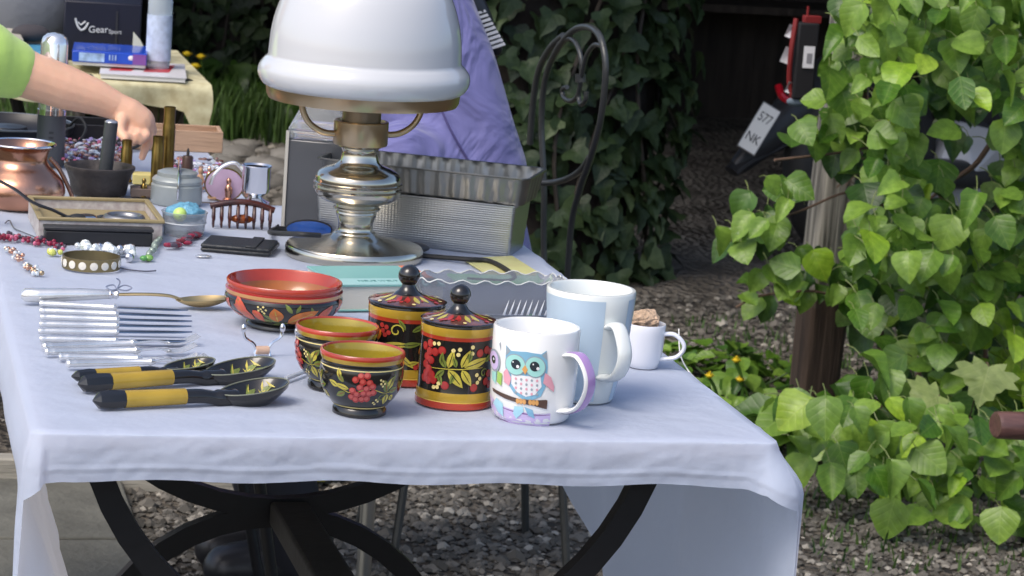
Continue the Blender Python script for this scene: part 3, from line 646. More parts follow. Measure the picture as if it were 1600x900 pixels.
def bowl():
    P = at(441, 508); k = kk(P); t = thing('painted_bowl', 'large black bowl with red rim and orange leaves, amber inside', 'bowl', P, face(P))
    raw = [(56, 0), (58, 1), (58, 6), (54, 10), (62, 14), (76, 22), (87, 34), (92, 46), (92, 53), (89.5, 55.5), (89.5, 57), (91, 58), (91.5, 64), (88.5, 66), (88.5, 67.5), (90, 69), (90.5, 77), (89, 79)]
    inn = [(86.5, 79), (85, 76), (82, 60), (72, 36), (50, 20), (20, 14), (0, 13)]
    full = [(0, 0)] + [(a * k, b * k) for a, b in raw + inn]; mi = []; t.scale.z = .92
    for i in range(len(full) - 1):
        z = full[i][1] / k; mi.append(3 if i >= 21 else 1 if i >= 16 else 2 if 57 <= z < 64 else 1 if z > 65 else 4 if z>=55 else 0)
    MB().lathe(full, 80, mi).obj('body', [black_lac, red_lac, mat('tan_lacquer', (.5, .25, .09), .25, coat=.5, var=.2), orin, berryd], t, angle=50)
    p = Paint(radf([(a * k, b * k) for a, b in raw])); m = k; rr = 88 * m
    pinkr = mat('rose_leaf_paint', (.6, .1, .05), .25, coat=.5, var=.3, vscale=90)
    for rep in range(3):
        T = rep * 2 * pi / 3 + .05
        for (x, z, L, w, a, mt) in ((-70, 27, 34, 20, 1.9, pinkr), (-55, 22, 38, 18, -.6 + pi, pinkr), (-52, 40, 26, 16, -.9, pinkr), (-12, 22, 26, 20, 1.75, oleaf), (4, 20, 46, 22, .55, oleaf), (56, 24, 34, 18, .9, pinkr), (62, 18, 30, 16, .2, pinkr),
                                    (-8, 18, 30, 7, 2.5, gleaf), (10, 40, 20, 7, 2.2, gleaf), (16, 40, 16, 6, 1.2, gleaf), (-22, 20, 22, 7, 2.9, gleaf), (46, 30, 22, 7, 1.9, gleaf), (40, 30, 16, 6, 2.6, gleaf), (-84, 40, 16, 7, 1.2, gleaf), (-26, 12, 24, 6, .4, gleaf), (26, 16, 26, 6, .3, gleaf)):
            p.leaf(0, z * m, L * m, w * m, a, mt, 0 if mt is gleaf else 1, yleaf if mt is oleaf else (oleaf if mt is pinkr else None), th=T + x * m / rr)
        for (x, z) in ((-38, 44), (-34, 48), (-42, 47), (-36, 40), (-30, 43), (-42, 41), (-33, 37)): p.circ(0, z * m, 1.9 * m, cream, 1, 8, th=T + x * m / rr)
        p.line([(T + x * m / rr, (17 + 5 * sin(x / 13)) * m) for x in range(-50, 62, 8)], 2 * m, gleaf, 0)
        p.curl(0, 38 * m, 8 * m, gleaf, th=T + 42 * m / rr, w=1.8 * m); p.curl(0, 44 * m, 7 * m, gleaf, th=T - 82 * m / rr, w=1.8 * m)
    p.obj('painted_leaves', t)
bowl()

def canister(px, py, label, km, hb, kind):
    P = at(px, py); k = kk(P) * km; t = thing('painted_canister', label, 'canister', P, face(P), 'lacquered lidded canisters')
    prof = [(0, 0), (59, 0), (60.5, 1.5), (60.5, 11), (59.5, 12), (59, 26), (58, 30), (57.5, hb - 22), (57.8, hb - 16), (58.5, hb - 14), (58.5, hb - 3), (58, hb)]
    pr = [(a * k, b * k) for a, b in prof]; mi = [1, 1, 1, 1, 2, 2, 0, 0, 1, 2, 2]
    mi = [1, 1, 1, 2, 2, 0, 0, 1, 2, 2, 0]
    MB().lathe(pr, 72, mi).obj('body', [black_lac, red_lac, gold_lac], t, angle=35)
    lid = MB(); L = [(0, 0), (58.5, 0), (59.5, 1), (59.5, 3), (57, 4), (48, 6), (34, 9), (22, 13), (14, 19), (10, 26), (9.5, 30)]
    lid.lathe([(a * k, (b + hb) * k) for a, b in L], 64, [0, 0, 0, 0, 3, 3, 3, 0, 0, 0, 0])
    lo = lid.obj('lid', [black_lac, red_lac, gold_lac, mat('lid_paint', (.2, .07, .05), .12, coat=.8, var=.6, vscale=60, col2=(.03, .02, .02))], t, angle=40)
    kb = MB(); kb.ball((0, 0, (hb + 41) * k), 16.5 * k, 24, 16); kb.obj('knob', black_lac, lo)
    rl = radf([(a, b) for a, b in [(57, 4), (48, 8), (34, 13), (22, 19)]])
    # lid painting: leaves lying on the dome
    lp = MB(); ms = [yleaf, berry, cream]
    def dome(r, th, e): 
        z = 4 + (57 - r) * 5 / 23 * .95 if r > 34 else 9 + (34 - r) * .34
        return (r * k * sin(th), -r * k * cos(th), (hb + z) * k + .0004 + e)
    rg = random.Random(3)
    for i in range(16):
        th = i * 2 * pi / 16; r0, r1 = 24, rg.uniform(42, 52); w = .16; vs = []
        for s_ in range(7):
            q = s_ / 6; r = r0 + (r1 - r0) * q; ww = w * sin(pi * q) * 26 / r
            vs += [dome(r, th - ww, 0), dome(r, th + ww, 0)]
        lp.add(vs, [(2 * j, 2 * j + 1, 2 * j + 3, 2 * j + 2) for j in range(6)], [0, 1][i % 3 == 0])
    for i in range(22):
        th = rg.uniform(0, 6.28); r = rg.uniform(36, 53); c = dome(r, th, .0003); n = 8; rr = rg.uniform(2, 4) * k
        lp.add([c] + [(c[0] + rr * cos(6.283 * q / n), c[1] + rr * sin(6.283 * q / n), c[2] + .0002 - (rr * cos(6.283 * q / n) * sin(th) - rr * sin(6.283 * q / n) * cos(th)) * .22) for q in range(n)], [(0, 1 + q, 1 + (q + 1) % n) for q in range(n)], 1 if i % 3 else 2)
    lp.obj('painted_leaves', ms, lo)
    P_ = [Paint(radf(pr[3:])) for _ in range(2)]; m = k; rr = 58 * m; z0 = 30; z1 = hb - 22
    if kind == 'front':
        for rep in range(2):
            T = rep * pi + .02; p = P_[rep]
            def L(x, z, ln, w, a, mt=yleaf): p.leaf(0, z * m, ln * m, w * m, a, mt, 2, black_lac, th=T + x * m / rr)
            L(-12, 66, 30, 12, 1.35); L(8, 68, 30, 12, 1.15); L(12, 68, 46, 14, .3); L(9, 64, 30, 13, -1.0); L(-12, 63, 36, 15, -.85); L(-16, 66, 20, 9, 2.1, gleaf); L(-18, 62, 22, 9, 3.9, gleaf); L(-24, 70, 20, 8, 1.5, gleaf); L(0, 68, 18, 8, 1.9, gleaf); L(18, 76, 20, 8, 1.3, gleaf); L(-28, 56, 20, 8, -1.2, gleaf); L(48, 76, 26, 9, .5, gleaf); L(-2, 58, 18, 8, -1.9, gleaf)
            p.line([(T + x * m / rr, (65 + x * .05) * m) for x in range(-40, 50, 6)], 1.6 * m, yleaf, 3)
            bs = [(-46, 100), (-36, 88), (-47, 87), (-24, 92), (-52, 78), (-43, 74), (-54, 66), (-46, 60), (-40, 52), (-52, 52), (-36, 44), (-46, 42), (-56, 44), (-40, 34), (-16, 38), (0, 32), (38, 90), (52, 94), (62, 90), (66, 80), (54, 44), (30, 36), (48, 34), (64, 38), (-58, 94), (70, 54), (60, 56)]
            for (x, z) in bs: 
                if z0 + 4 < z < z1 - 3: p.circ(0, z * m, 6.6 * m, berryd, 1, 14, th=T + x * m / rr); p.circ(0, (z + .5) * m, 5.6 * m, berry, 2, 14, th=T + (x - .4) * m / rr)
            for (x, z) in ((-6, 94), (4, 96), (2, 88), (24, 90), (-38, 101), (-30, 102), (-20, 30), (-26, 40), (-34, 33), (-28, 34), (34, 56), (40, 50), (36, 44), (22, 27), (34, 28), (44, 26), (24, 100)):
                if z0 < z < z1: p.circ(0, z * m, 3.3 * m, cream, 2, 10, th=T + x * m / rr)
            p.curl(0, 58 * m, 8 * m, gleaf, th=T + 48 * m / rr, w=2 * m, lay=2)
    else:
        for rep in range(2):
            T = rep * pi; p = P_[rep]
            for (x, z, ln, w, a, mt) in ((-36, 60, 46, 10, .1, yleaf), (-34, 56, 40, 9, -.35, gleaf), (-10, 50, 34, 9, -.7, yleaf), (-4, 62, 30, 9, .15, gleaf), (-44, 66, 26, 18, 1.9, oleaf), (-40, 30, 30, 18, .6, oleaf), (-14, 26, 26, 16, .9, oleaf), (24, 46, 34, 18, 1.0, oleaf), (30, 64, 30, 16, .6, oleaf), (10, 84, 24, 8, .5, gleaf), (0, 86, 20, 7, 2.2, gleaf), (36, 30, 24, 14, .2, oleaf), (4, 34, 20, 7, .2, yleaf)):
                p.leaf(0, z * m, ln * m, w * m, a, mt, 1, black_lac if mt is not oleaf else berry, th=T + x * m / rr)
            p.curl(0, 84 * m, 11 * m, yleaf, th=T - 14 * m / rr, w=2.4 * m, lay=2); p.curl(0, 50 * m, 9 * m, gleaf, th=T - 34 * m / rr, w=2 * m, lay=2, flip=-1)
            for (x, z) in ((-36, 82), (-30, 88), (-26, 80), (-32, 76), (-38, 90), (24, 34), (30, 38), (18, 30), (28, 30)): p.circ(0, z * m, 3.8 * m, berry, 2, 10, th=T + x * m / rr)
    for p in P_: p.obj('painted_pattern', t)
    return t
canister(708, 628, 'front black and gold lidded canister painted with red berries and yellow leaves', 1, 130, 'front')
canister(629, 591, 'rear black and gold lidded canister painted with orange leaves and scrolls', 1.03, 118, 'back')

# ---- oil lamp
def lamp():
    P = at(553, 400); k = kk(P); t = thing('oil_lamp', 'tall nickel table lamp with white opal glass dome shade', 'lamp', P, face(P), tilt=None); t.rotation_euler.y = radians(-.3)
    def L(pr, name, mt, par=t, seg=72, an=40): return MB().lathe([(a * k, b * k) for a, b in pr], seg).obj(name, mt, par, angle=an)
    L([(0, 0), (107, 0), (108, 2), (108, 14), (105, 18), (99, 19), (80, 22), (50, 29), (38, 33), (34, 37), (0, 37)], 'base', brassy)
    L(smoothprof([(34, 33), (34, 36), (32, 39), (28, 42), (27, 52), (29, 60), (32, 68), (31, 72), (36, 74), (37, 77), (33, 80), (40, 84), (54, 89)], 4) + [(62 , 94), (66, 101), (67, 105), (69, 106), (69, 109), (66, 110), (67, 113), (69, 114), (69, 117), (67, 118)] + smoothprof([(67, 118), (66, 126), (60, 134), (48, 140), (34, 146), (29, 156), (28, 166), (31, 172)], 5) + [(34, 173), (34, 177), (0, 177)], 'stem', brassy)
    L([(0, 176), (41, 176), (42.5, 178), (42.5, 212), (41, 213.5), (38, 213.5), (37, 209), (30, 207), (0, 207)], 'collar', goldtone)
    L([(0, 206), (30, 206), (30, 262), (0, 262)], 'burner', mat('brushed_bronze', (.34, .27, .19), .35, metal=1, var=.2))
    L([(0, 243), (100, 243), (139, 243), (146, 244), (149, 250), (151, 266), (148, 268), (140, 262), (100, 256), (0, 256)], 'ring', goldtone)
    for an in (-75, 105):
        a = radians(an); pts = spline([(38, 190), (58, 193), (80, 206), (94, 224), (100, 246)] and [(38, 192, 0), (60, 194, 0), (80, 205, 0), (92, 222, 0), (98, 246, 0)], 8)
        MB().tube([(p.x * k * sin(a), -p.x * k * cos(a), p.y * k) for p in pts], 5 * k, 10).obj('bracket', goldtone, t)
    gl = bpy.data.materials.new('opal_glass'); gl.use_nodes = True; b = gl.node_tree.nodes['Principled BSDF']; b.inputs['Base Color'].default_value = (.56, .57, .58, 1); b.inputs['Roughness'].default_value = .06; b.inputs['Coat Weight'].default_value = .3
    out = smoothprof([(150, 262), (158, 268), (163.5, 280), (163, 292), (156, 303), (150, 309), (149, 318), (147, 345), (141, 375), (129, 408), (109, 438), (82, 459), (62, 470), (56, 480), (57, 496)], 5)
    inn = [(a - 4, b - (3 if b > 400 else 0)) for a, b in out[::-1]][2:-3]
    L(out + inn, 'shade', gl, an=80)
    L([(0, 256), (24, 256), (26, 300), (24, 420), (22, 560), (20, 560), (22, 420), (24, 300), (22, 258), (0, 258)], 'chimney', mat('clear_glass', (.95, .97, .97), .02, trans=1, ior=1.2))
    # cord with inline switch: part of the lamp
    M = t.matrix_basis.inverted(); 
    def q(px, py, z): return (M @ at(px, py, H + z))
    pts = [q(505, 372, .03), q(470, 305 + 60, .055), q(440, 345, .03), q(424, 345, .012), q(418, 352, .004), q(430, 362, .003), q(470, 372, .003)]
    pts = [q(500, 368, .047), q(470, 366, .049), q(445, 365, .040), q(427, 364, .022), q(422, 362, .008), q(436, 357, .004), q(480, 361, .004), q(540, 364, .004)]
    MB().tube(spline(pts, 8), .0032, 8).obj('cord', rubber, t)
    pts = [q(565, 372, .008), q(590, 378, .018), q(615, 388, .012), q(650, 398, .004), q(690, 402, .004), q(730, 405, .006), q(765, 408, .005), q(795, 424, .005), q(803, 436, .003), q(788, 441, .003), q(765, 440, .003), q(730, 438, .003)]
    MB().tube(spline(pts, 8), .0032, 8).obj('cord', rubber, t)
    c = q(640, 386, .006); MB().ball(c, .026, 20, 10, sc=(1, .5, .28)).obj('switch', mat('switch_grey', (.05, .05, .055), .35), t)
lamp()

# ---- loaf pans
def pan(C, rz, wid, dep, h, fl, mt, name, label, ribs, thk=.0012, rim=.004, group=None, z0=0):
    t = thing(name, label, 'baking tin', C + Vector((0, 0, z0)), rz, group); mb = MB(); n = 160
    # perimeter of a rounded rectangle, ribbed
    def per(w, d, rc):
        out = []; segs = [((w / 2 - rc), (d / 2 - rc), 0), (-(w / 2 - rc), (d / 2 - rc), pi / 2), (-(w / 2 - rc), -(d / 2 - rc), pi), ((w / 2 - rc), -(d / 2 - rc), 1.5 * pi)]
        cor = [[(cx + rc * cos(a0 + pi / 2 * i / 6), cy + rc * sin(a0 + pi / 2 * i / 6), cos(a0 + pi / 2 * i / 6), sin(a0 + pi / 2 * i / 6)) for i in range(7)] for cx, cy, a0 in segs]
        for q in range(4):
            out += cor[q]; a, b = cor[q][-1], cor[(q + 1) % 4][0]; m_ = 80 if q in (0, 2) else 24
            out += [(a[0] + (b[0] - a[0]) * i / m_, a[1] + (b[1] - a[1]) * i / m_, a[2], a[3]) for i in range(1, m_)]
        return out
    rows = [(0, 0), (.002, .0015)] + [(h * j / 10, 0) for j in range(1, 11)]
    L = None; rc = .012 if ribs else .004; rr = []
    for (z, _) in rows:
        q = z / h; pr = per(wid - 2 * fl * (1 - q), dep - 2 * fl * (1 - q), rc); ring = []
        for i, (x, y, nx, ny) in enumerate(pr):
            o_ = 0
            if ribs and .02 < q < .98:
                s_ = x if abs(ny) > .7 else y; ph = (s_ / ribs) % 1; o_ = .0013 * (1 if ph < .42 else 0) * (1 if (abs(nx) > .99 or abs(ny) > .99) else 0)
            if not ribs and 0 < q < 1 and q < .75: o_ = .0005 * sin(z * 1500)
            ring.append((x + nx * o_, y + ny * o_, z))
        rr.append(ring)
    n = len(rr[0])
    pr = per(wid + rim * 2, dep + rim * 2, rc + rim); rr.append([(x, y, h + .0005) for x, y, _, _ in pr]); rr.append([(x, y, h - .002) for x, y, _, _ in per(wid + rim * 2.2, dep + rim * 2.2, rc + rim)])
    for r in rr: mb.v += r
    mb.f = [(i * n + j, i * n + (j + 1) % n, (i + 1) * n + (j + 1) % n, (i + 1) * n + j) for i in range(len(rr) - 1) for j in range(n)]; mb.f.append(tuple(range(n))); mb.m = [0] * len(mb.f)
    o = mb.obj('body', mt, t, angle=30); s = o.modifiers.new('s', 'SOLIDIFY'); s.thickness = .0008; s.offset = -1
    return t
pc = Vector((.505, 1.10, H)); prz = radians(-26)
ax = Vector((cos(prz), sin(prz), 0)); ay = Vector((-sin(prz), cos(prz), 0))
front_right = at(795, 401); 
foilm = bpy.data.materials.new('patterned_foil'); foilm.use_nodes = True; _n = foilm.node_tree.nodes; _l = foilm.node_tree.links; _b = _n['Principled BSDF']
_b.inputs['Base Color'].default_value = (.48, .49, .49, 1); _b.inputs['Metallic'].default_value = 1; _b.inputs['Roughness'].default_value = .33
_tc = _n.new('ShaderNodeTexCoord'); _w = _n.new('ShaderNodeTexWave'); _w.inputs['Scale'].default_value = 75; _w.bands_direction = 'X'; _w2 = _n.new('ShaderNodeTexWave'); _w2.inputs['Scale'].default_value = 110; _w2.bands_direction = 'Z'
_l.new(_tc.outputs['Object'], _w.inputs[0]); _l.new(_tc.outputs['Object'], _w2.inputs[0]); _m = _n.new('ShaderNodeMath'); _m.operation = 'MULTIPLY_ADD'; _m.inputs[1].default_value = .35; _l.new(_w.outputs[0], _m.inputs[0]); _l.new(_w2.outputs[0], _m.inputs[2])
_bp = _n.new('ShaderNodeBump'); _bp.inputs['Distance'].default_value = .001; _bp.inputs['Strength'].default_value = .25; _l.new(_m.outputs[0], _bp.inputs['Height']); _l.new(_bp.outputs[0], _b.inputs['Normal'])
PW, PD, PH = .262, .095, .066
cen = front_right - ax * (PW / 2 - .004) + ay * (PD / 2 - .004)
pan(cen, prz, PW, PD, PH, .005, foilm, 'loaf_tin', 'lower straight-sided silver loaf tin with embossed grid behind the lamp', 0, group='stacked loaf tins')
pan(cen + ax * .008 + ay * .004, prz, PW + .012, PD + .016, .036, .006, mat('dull_tin', (.27, .27, .26), .38, metal=1, var=.25, vscale=20), 'loaf_tin', 'upper dark ribbed baking tin stacked on the silver loaf tin', .0195, group='stacked loaf tins', z0=PH + .001)

# ---- grey square bottle behind the lamp
P = at(497, 352); k = kk(P); t = thing('square_bottle', 'clear square bottle filled with grey liquid, left behind the lamp', 'bottle', P, face(P) + radians(-12))
gsm = mat('bottle_glass', (.8, .83, .84), .08, trans=.8, ior=1.25, var=0)
MB().frus((0, 0, 137 * k), (97 * k, 81 * k), (98 * k, 82 * k), 14 * k).frus((0, 0, 151.01 * k), (98 * k, 82 * k), (44 * k, 38 * k), 60 * k).obj('body', gsm, t, bev=.003)
MB().frus((0, 0, 0), (96 * k, 80 * k), (97 * k, 81 * k), 136.8 * k).obj('filled_body', mat('grey_liquid', (.075, .08, .09), .22, coat=.3), t, bev=.002)
MB().tube([(0, 0, 210 * k), (0, 0, 236 * k)], 17 * k, 20).obj('neck', gsm, t); MB().tube([(0, 0, 237 * k), (0, 0, 258 * k)], 20 * k, 20).obj('cap', chrome, t)
for sx in (-1, 1): MB().box((sx * 47 * k, -41.5 * k, 75 * k), (5 * k, 3 * k, 150 * k)).obj('edge', mat('pale_resin', (.45, .44, .40), .3), t)

# ---- teal box with orange corner
A = at(527, 487); B = at(712, 486); k = kk(A); d = (B - A); d.z = 0; rz = atan2(d.y, d.x) + radians(1)
t = thing('book', 'thick teal book with orange corner and cream pages behind the canisters', 'book', A, rz); w = 178 * k; hh = 42 * k; dep = .115
MB().box((w / 2, dep / 2, hh / 2), (w - .003, dep - .004, hh - .004)).obj('pages', mat('cream_pages', (.6, .58, .5), .8, bump=.3, bscale=400, stretch=(.05, .05, 8)), t)
MB().box((w / 2, dep / 2, hh - .001), (w, dep, .002)).obj('cover', mat('teal_card', (.2, .42, .38), .5, var=.08), t, bev=.0005)
MB().box((w / 2, .018, hh + .0004), (w, .036, .0006)).obj('cover_band', mat('pale_teal_card', (.33, .55, .52), .5), t)
MB().box((w / 2, dep / 2, .001), (w, dep, .002)).obj('cover', MT['teal_card'], t, bev=.0005)
MB().box((w - .008, dep * .55, hh + .0003), (.015, dep * .84, .0008)).obj('corner', mat('orange_card', (.7, .2, .1), .5), t)
text('NEUE WELT', .009, mat('faint_teal_ink', (.13, .3, .28), .6), t, Matrix.Translation((w * .42, .02, hh + .0008)))

# ---- pressed glass dish
def dish():
    A = at(668, 500); B = at(868, 500); k = kk(A); c = (A + B) / 2 + Vector((0, .032, 0)); t = thing('glass_dish', 'oblong pressed glass dish with scalloped rim behind the owl mug', 'dish', c, atan2(B.y - A.y, B.x - A.x) - .06)
    mb = MB(); n = 120; w, d, h = .086, .032, .042
    rings = [(0, .0, .9), (.0, .002, 1), (.3, .3, 1), (.6, .65, 1), (1, 1, 1)]
    prof = [(.82, .0), (.86, .004), (.9, .015), (.95, .028), (1.0, .038), (1.03, .042), (1.0, .0425), (.96, .037), (.9, .026), (.84, .014), (.78, .006)]
    for (s, z) in prof:
        for i in range(n):
            a = 2 * pi * i / n; e = 3.2; r = 1 / ((abs(cos(a)) ** e + abs(sin(a)) ** e) ** (1 / e)); sc = .0022 * cos(a * 22) if z > .03 else .0008 * cos(a * 44)
            mb.v.append((r * cos(a) * w * s, r * sin(a) * d * s, z + (sc if z > .03 else 0)))
    mb.f = [(i * n + j, i * n + (j + 1) % n, (i + 1) * n + (j + 1) % n, (i + 1) * n + j) for i in range(len(prof) - 1) for j in range(n)] + [tuple(range(n))[::-1], tuple((len(prof) - 1) * n + j for j in range(n))]; mb.m = [0] * len(mb.f)
    mb.obj('body', mat('smoky_pressed_glass', (.42, .44, .48), .06, trans=.7, ior=1.3), t, angle=60)
    st = MB()
    for i in range(9):
        x = .01 + i * .007; st.add([(x, -d * .93, .006), (x + .003, -d * .93, .006), (x + .006, -d * .99, .024)], [(0, 1, 2)])
    st.v = [(a, b - .0022, c_) for a, b, c_ in st.v]
    q = st.obj('cut_star', mat('cut_facets', (.8, .8, .8), .2), t); s = q.modifiers.new('s', 'SOLIDIFY'); s.thickness = .0006
    rm = MB(); 
    for i in range(n):
        a = 2 * pi * i / n; e = 3.2; r = 1 / ((abs(cos(a)) ** e + abs(sin(a)) ** e) ** (1 / e)); rm.v.append((r * cos(a) * w * 1.03, r * sin(a) * d * 1.03, .0428 + .0022 * cos(a * 22)))
    q = MB().tube(rm.v + [rm.v[0]], .0007, 6).obj('rim', mat('cut_rim', (.62, .62, .58), .15), t)
dish()
# papers
def sheet(pts, mt, name, label, z=.0015, cat='leaflet'):
    P = [at(x, y) for x, y in pts]; c = sum(P, Vector()) / len(P); mb = MB(); n = len(P)
    mb.add([(p.x - c.x, p.y - c.y, 0) for p in P] + [(p.x - c.x, p.y - c.y, z) for p in P], [tuple(range(n))[::-1], tuple(range(n, 2 * n))] + [(i, (i + 1) % n, n + (i + 1) % n, n + i) for i in range(n)])
    o = mb.obj(name, mt, smooth=False); o.location = (c.x, c.y, H + .0006); return tag(o, label, cat)
sheet([(722, 406), (800, 402), (846, 431), (768, 435)], mat('yellow_print', (.62, .62, .26), .5, var=.3, vscale=30, col2=(.55, .5, .22)), 'leaflet', 'yellow printed leaflet lying between the loaf tins and the glass dish')
sheet([(700, 432), (850, 436), (862, 448), (712, 446)], mat('green_print', (.2, .62, .2), .5, var=.4, vscale=14, col2=(.5, .7, .55)), 'ruler', 'bright green plastic strip lying behind the glass dish', .003, 'ruler')

# ---- serving spoon, knives, forks and wooden spoons
def bar(pts, rs, flat=1, seg=12, up=(0, 0, 1)): return MB().tube(pts, rs, seg, flat=flat, up=up)
def root2(a, b, name, label, cat, z=0, group=None):
    A, B = at(*a, H + z), at(*b, H + z); d = B - A; t = thing(name, label, cat, A, atan2(d.y, d.x), group); return t, d.length
def spoonbowl(x0, L, wd, z0, z1, dep, n=18, m=12, thick=.001):
    mb = MB()
    for sgn, off in ((0, 0), (1, thick)):
        for i in range(n + 1):
            q = i / n; x = x0 + L * q; w = wd / 2 * sqrt(max(0, 1 - (2 * q - 1) ** 2)) * (1 + .15 * (q - .5)) + .0004
            for j in range(m + 1):
                y = -1 + 2 * j / m; r2 = (2 * q - 1) ** 2 + y * y * (1 - (2 * q - 1) ** 2)
                mb.v.append((x, y * w, z0 + (z1 - z0) * q - dep * max(0, 1 - r2) - (off if sgn else 0)))
    a = (n + 1) * (m + 1)
    for s in (0, 1):
        for i in range(n):
            for j in range(m):
                q = s * a + i * (m + 1) + j; mb.f.append((q, q + 1, q + m + 2, q + m + 1))
    for i in range(n):
        for j in (0, m):
            q = i * (m + 1) + j; mb.f.append((q, q + m + 1, q + m + 1 + a, q + a))
    for j in range(m):
        for i in (0, n):
            q = i * (m + 1) + j; mb.f.append((q, q + 1, q + 1 + a, q + a))
    mb.m = [0] * len(mb.f); return mb
t, L = root2((33, 462), (360, 470), 'serving_spoon', 'long serving spoon with silver handle and golden bowl above the knives', 'spoon', .0095)
hl = L * .46
bar([(0, 0, .001), (.004, 0, .001), (.02, 0, .001), (hl * .6, 0, .003), (hl * .93, 0, .004), (hl, 0, .004)], [.004, .0078, .0088, .0072, .0052, .004], .95).obj('handle', silver, t)
bar([(hl - .012, 0, .004), (hl - .009, 0, .004), (hl - .006, 0, .004), (hl - .002, 0, .004), (hl, 0, .004)], [.0045, .0062, .0045, .0062, .0035], .9).obj('ferrule', chrome, t)
gsp = mat('gilt_metal', (.68, .5, .24), .3, metal=1, var=.12, vscale=25)
bar(spline([(hl, 0, .004), (hl + .03, 0, .005), (hl + .055, 0, .004), (L * .76, 0, .0)], 6), .0032, .55).obj('neck', gsp, t)
spoonbowl(L * .735, L * .265, .032, .0, .004, .009).obj('bowl', gsp, t)
# blue grey bow on the handle
bw = MB(); 
for s in (1, -1): bw.tube(spline([(hl - .002, 0, .010), (hl + .006 * s, .003, .014), (hl + .014 * s, 0, .012), (hl + .008 * s, -.002, .009), (hl - .002, 0, .010)], 5), .0009, 6)
bw.tube(spline([(hl - .002, 0, .010), (hl + .001, .001, .018), (hl - .003, 0, .022)], 5), .0008, 6); bw.obj('wire_bow', mat('blue_grey_wire', (.3, .33, .42), .35, metal=.6), t)
# knives
KL = ['topmost silver-handled table knife directly under the serving spoon', 'second silver-handled knife from the serving spoon', 'third silver-handled knife from the serving spoon', 'fourth silver-handled knife from the serving spoon', 'fifth silver-handled knife from the serving spoon', 'silver-handled knife nearest the forks, sixth in the row']
kn = [((62, 474), (294, 486)), ((62, 485), (299, 495)), ((63, 495), (300, 503)), ((62, 506), (299, 511)), ((60, 517), (300, 520)), ((62, 529), (297, 534))]
for i, (a, b) in enumerate(kn):
    t, L = root2(a, b, 'table_knife', KL[i], 'knife', .0045, 'table knives laid in a row')
    h = L * .52
    bar([(0, 0, 0), (.002, 0, 0), (.005, 0, 0), (.008, 0, 0), (h * .5, 0, 0), (h * .94, 0, 0), (h * .96, 0, 0), (h * .98, 0, 0), (h, 0, 0)], [.0034, .0044, .0036, .0042, .0040, .0036, .0047, .0038, .0028], .85).obj('handle', silver, t)
    mb = MB(); n = 14; vs = []
    for j in range(n + 1):
        q = j / n; x = h + (L - h) * q; w0 = -.0035 - .002 * sin(q * pi * .8); w1 = .0028 * (1 - q ** 4)
        if q > .85: w0 *= 1 - (q - .85) * 5.2
        z = -.0005 + .0012*q; 
        for (y, zz) in ((w0, 0), ((w0 + w1) / 2, .0007), (w1, .0009), (w1, -.0006), (w0, -.0003)): vs.append((x, y, z + zz))
    mb.add(vs, [(5 * j + q, 5 * j + (q + 1) % 5, 5 * j + 5 + (q + 1) % 5, 5 * j + 5 + q) for j in range(n) for q in range(5)] + [(0, 1, 2, 3, 4), tuple(5 * n + q for q in range(5))])
    mb.obj('blade', steel, t)
FL = ['fork nearest the knives, tines to the right, silver handle', 'second silver fork below the knives, tines raised', 'third silver fork, its handle starting under the second', 'lowest silver fork lying beside the black and gold spoons']
fk = [((66, 541), (310, 532)), ((70, 549), (306, 546)), ((92, 557), (308, 562)), ((104, 568), (322, 563))]
for i, (a, b) in enumerate(fk):
    t, L = root2(a, b, 'table_fork', FL[i], 'fork', .0048 + .001 * (i % 2), 'silver forks laid in a row')
    h = L * (.60 + .03 * (i % 2))
    bar([(0, 0, 0), (.002, 0, 0), (.005, 0, 0), (.008, 0, 0), (.011, 0, 0), (h * .5, 0, 0), (h * .92, 0, 0), (h * .94, 0, 0), (h * .97, 0, 0), (h, 0, 0)], [.0036, .0050, .0040, .0050, .0043, .0042, .0038, .0052, .0042, .0026], .85).obj('handle', silver, t)
    rest = L - h
    bar(spline([(h, 0, 0), (h + rest * .3, 0, .001), (h + rest * .5, 0, -.001)], 5), [.0024] * 10 + [.004], .5).obj('neck', silver, t)
    mb = MB(); n = 6
    for yy in (-.0062, -.0021, .0021, .0062):
        mb.tube([(h + rest * (.48 + .52 * j / n), yy * (1 if j else .7), -.001 + .007 * (j / n) ** 1.5 - .002 * sin(pi * j / n)) for j in range(n + 1)], [.0016] * n + [.0007], 6, flat=.7, up=(0, 0, 1))
    mb.box((h + rest * .49, 0, -.001), (.006, .0155, .0016)); mb.obj('tines', silver, t)
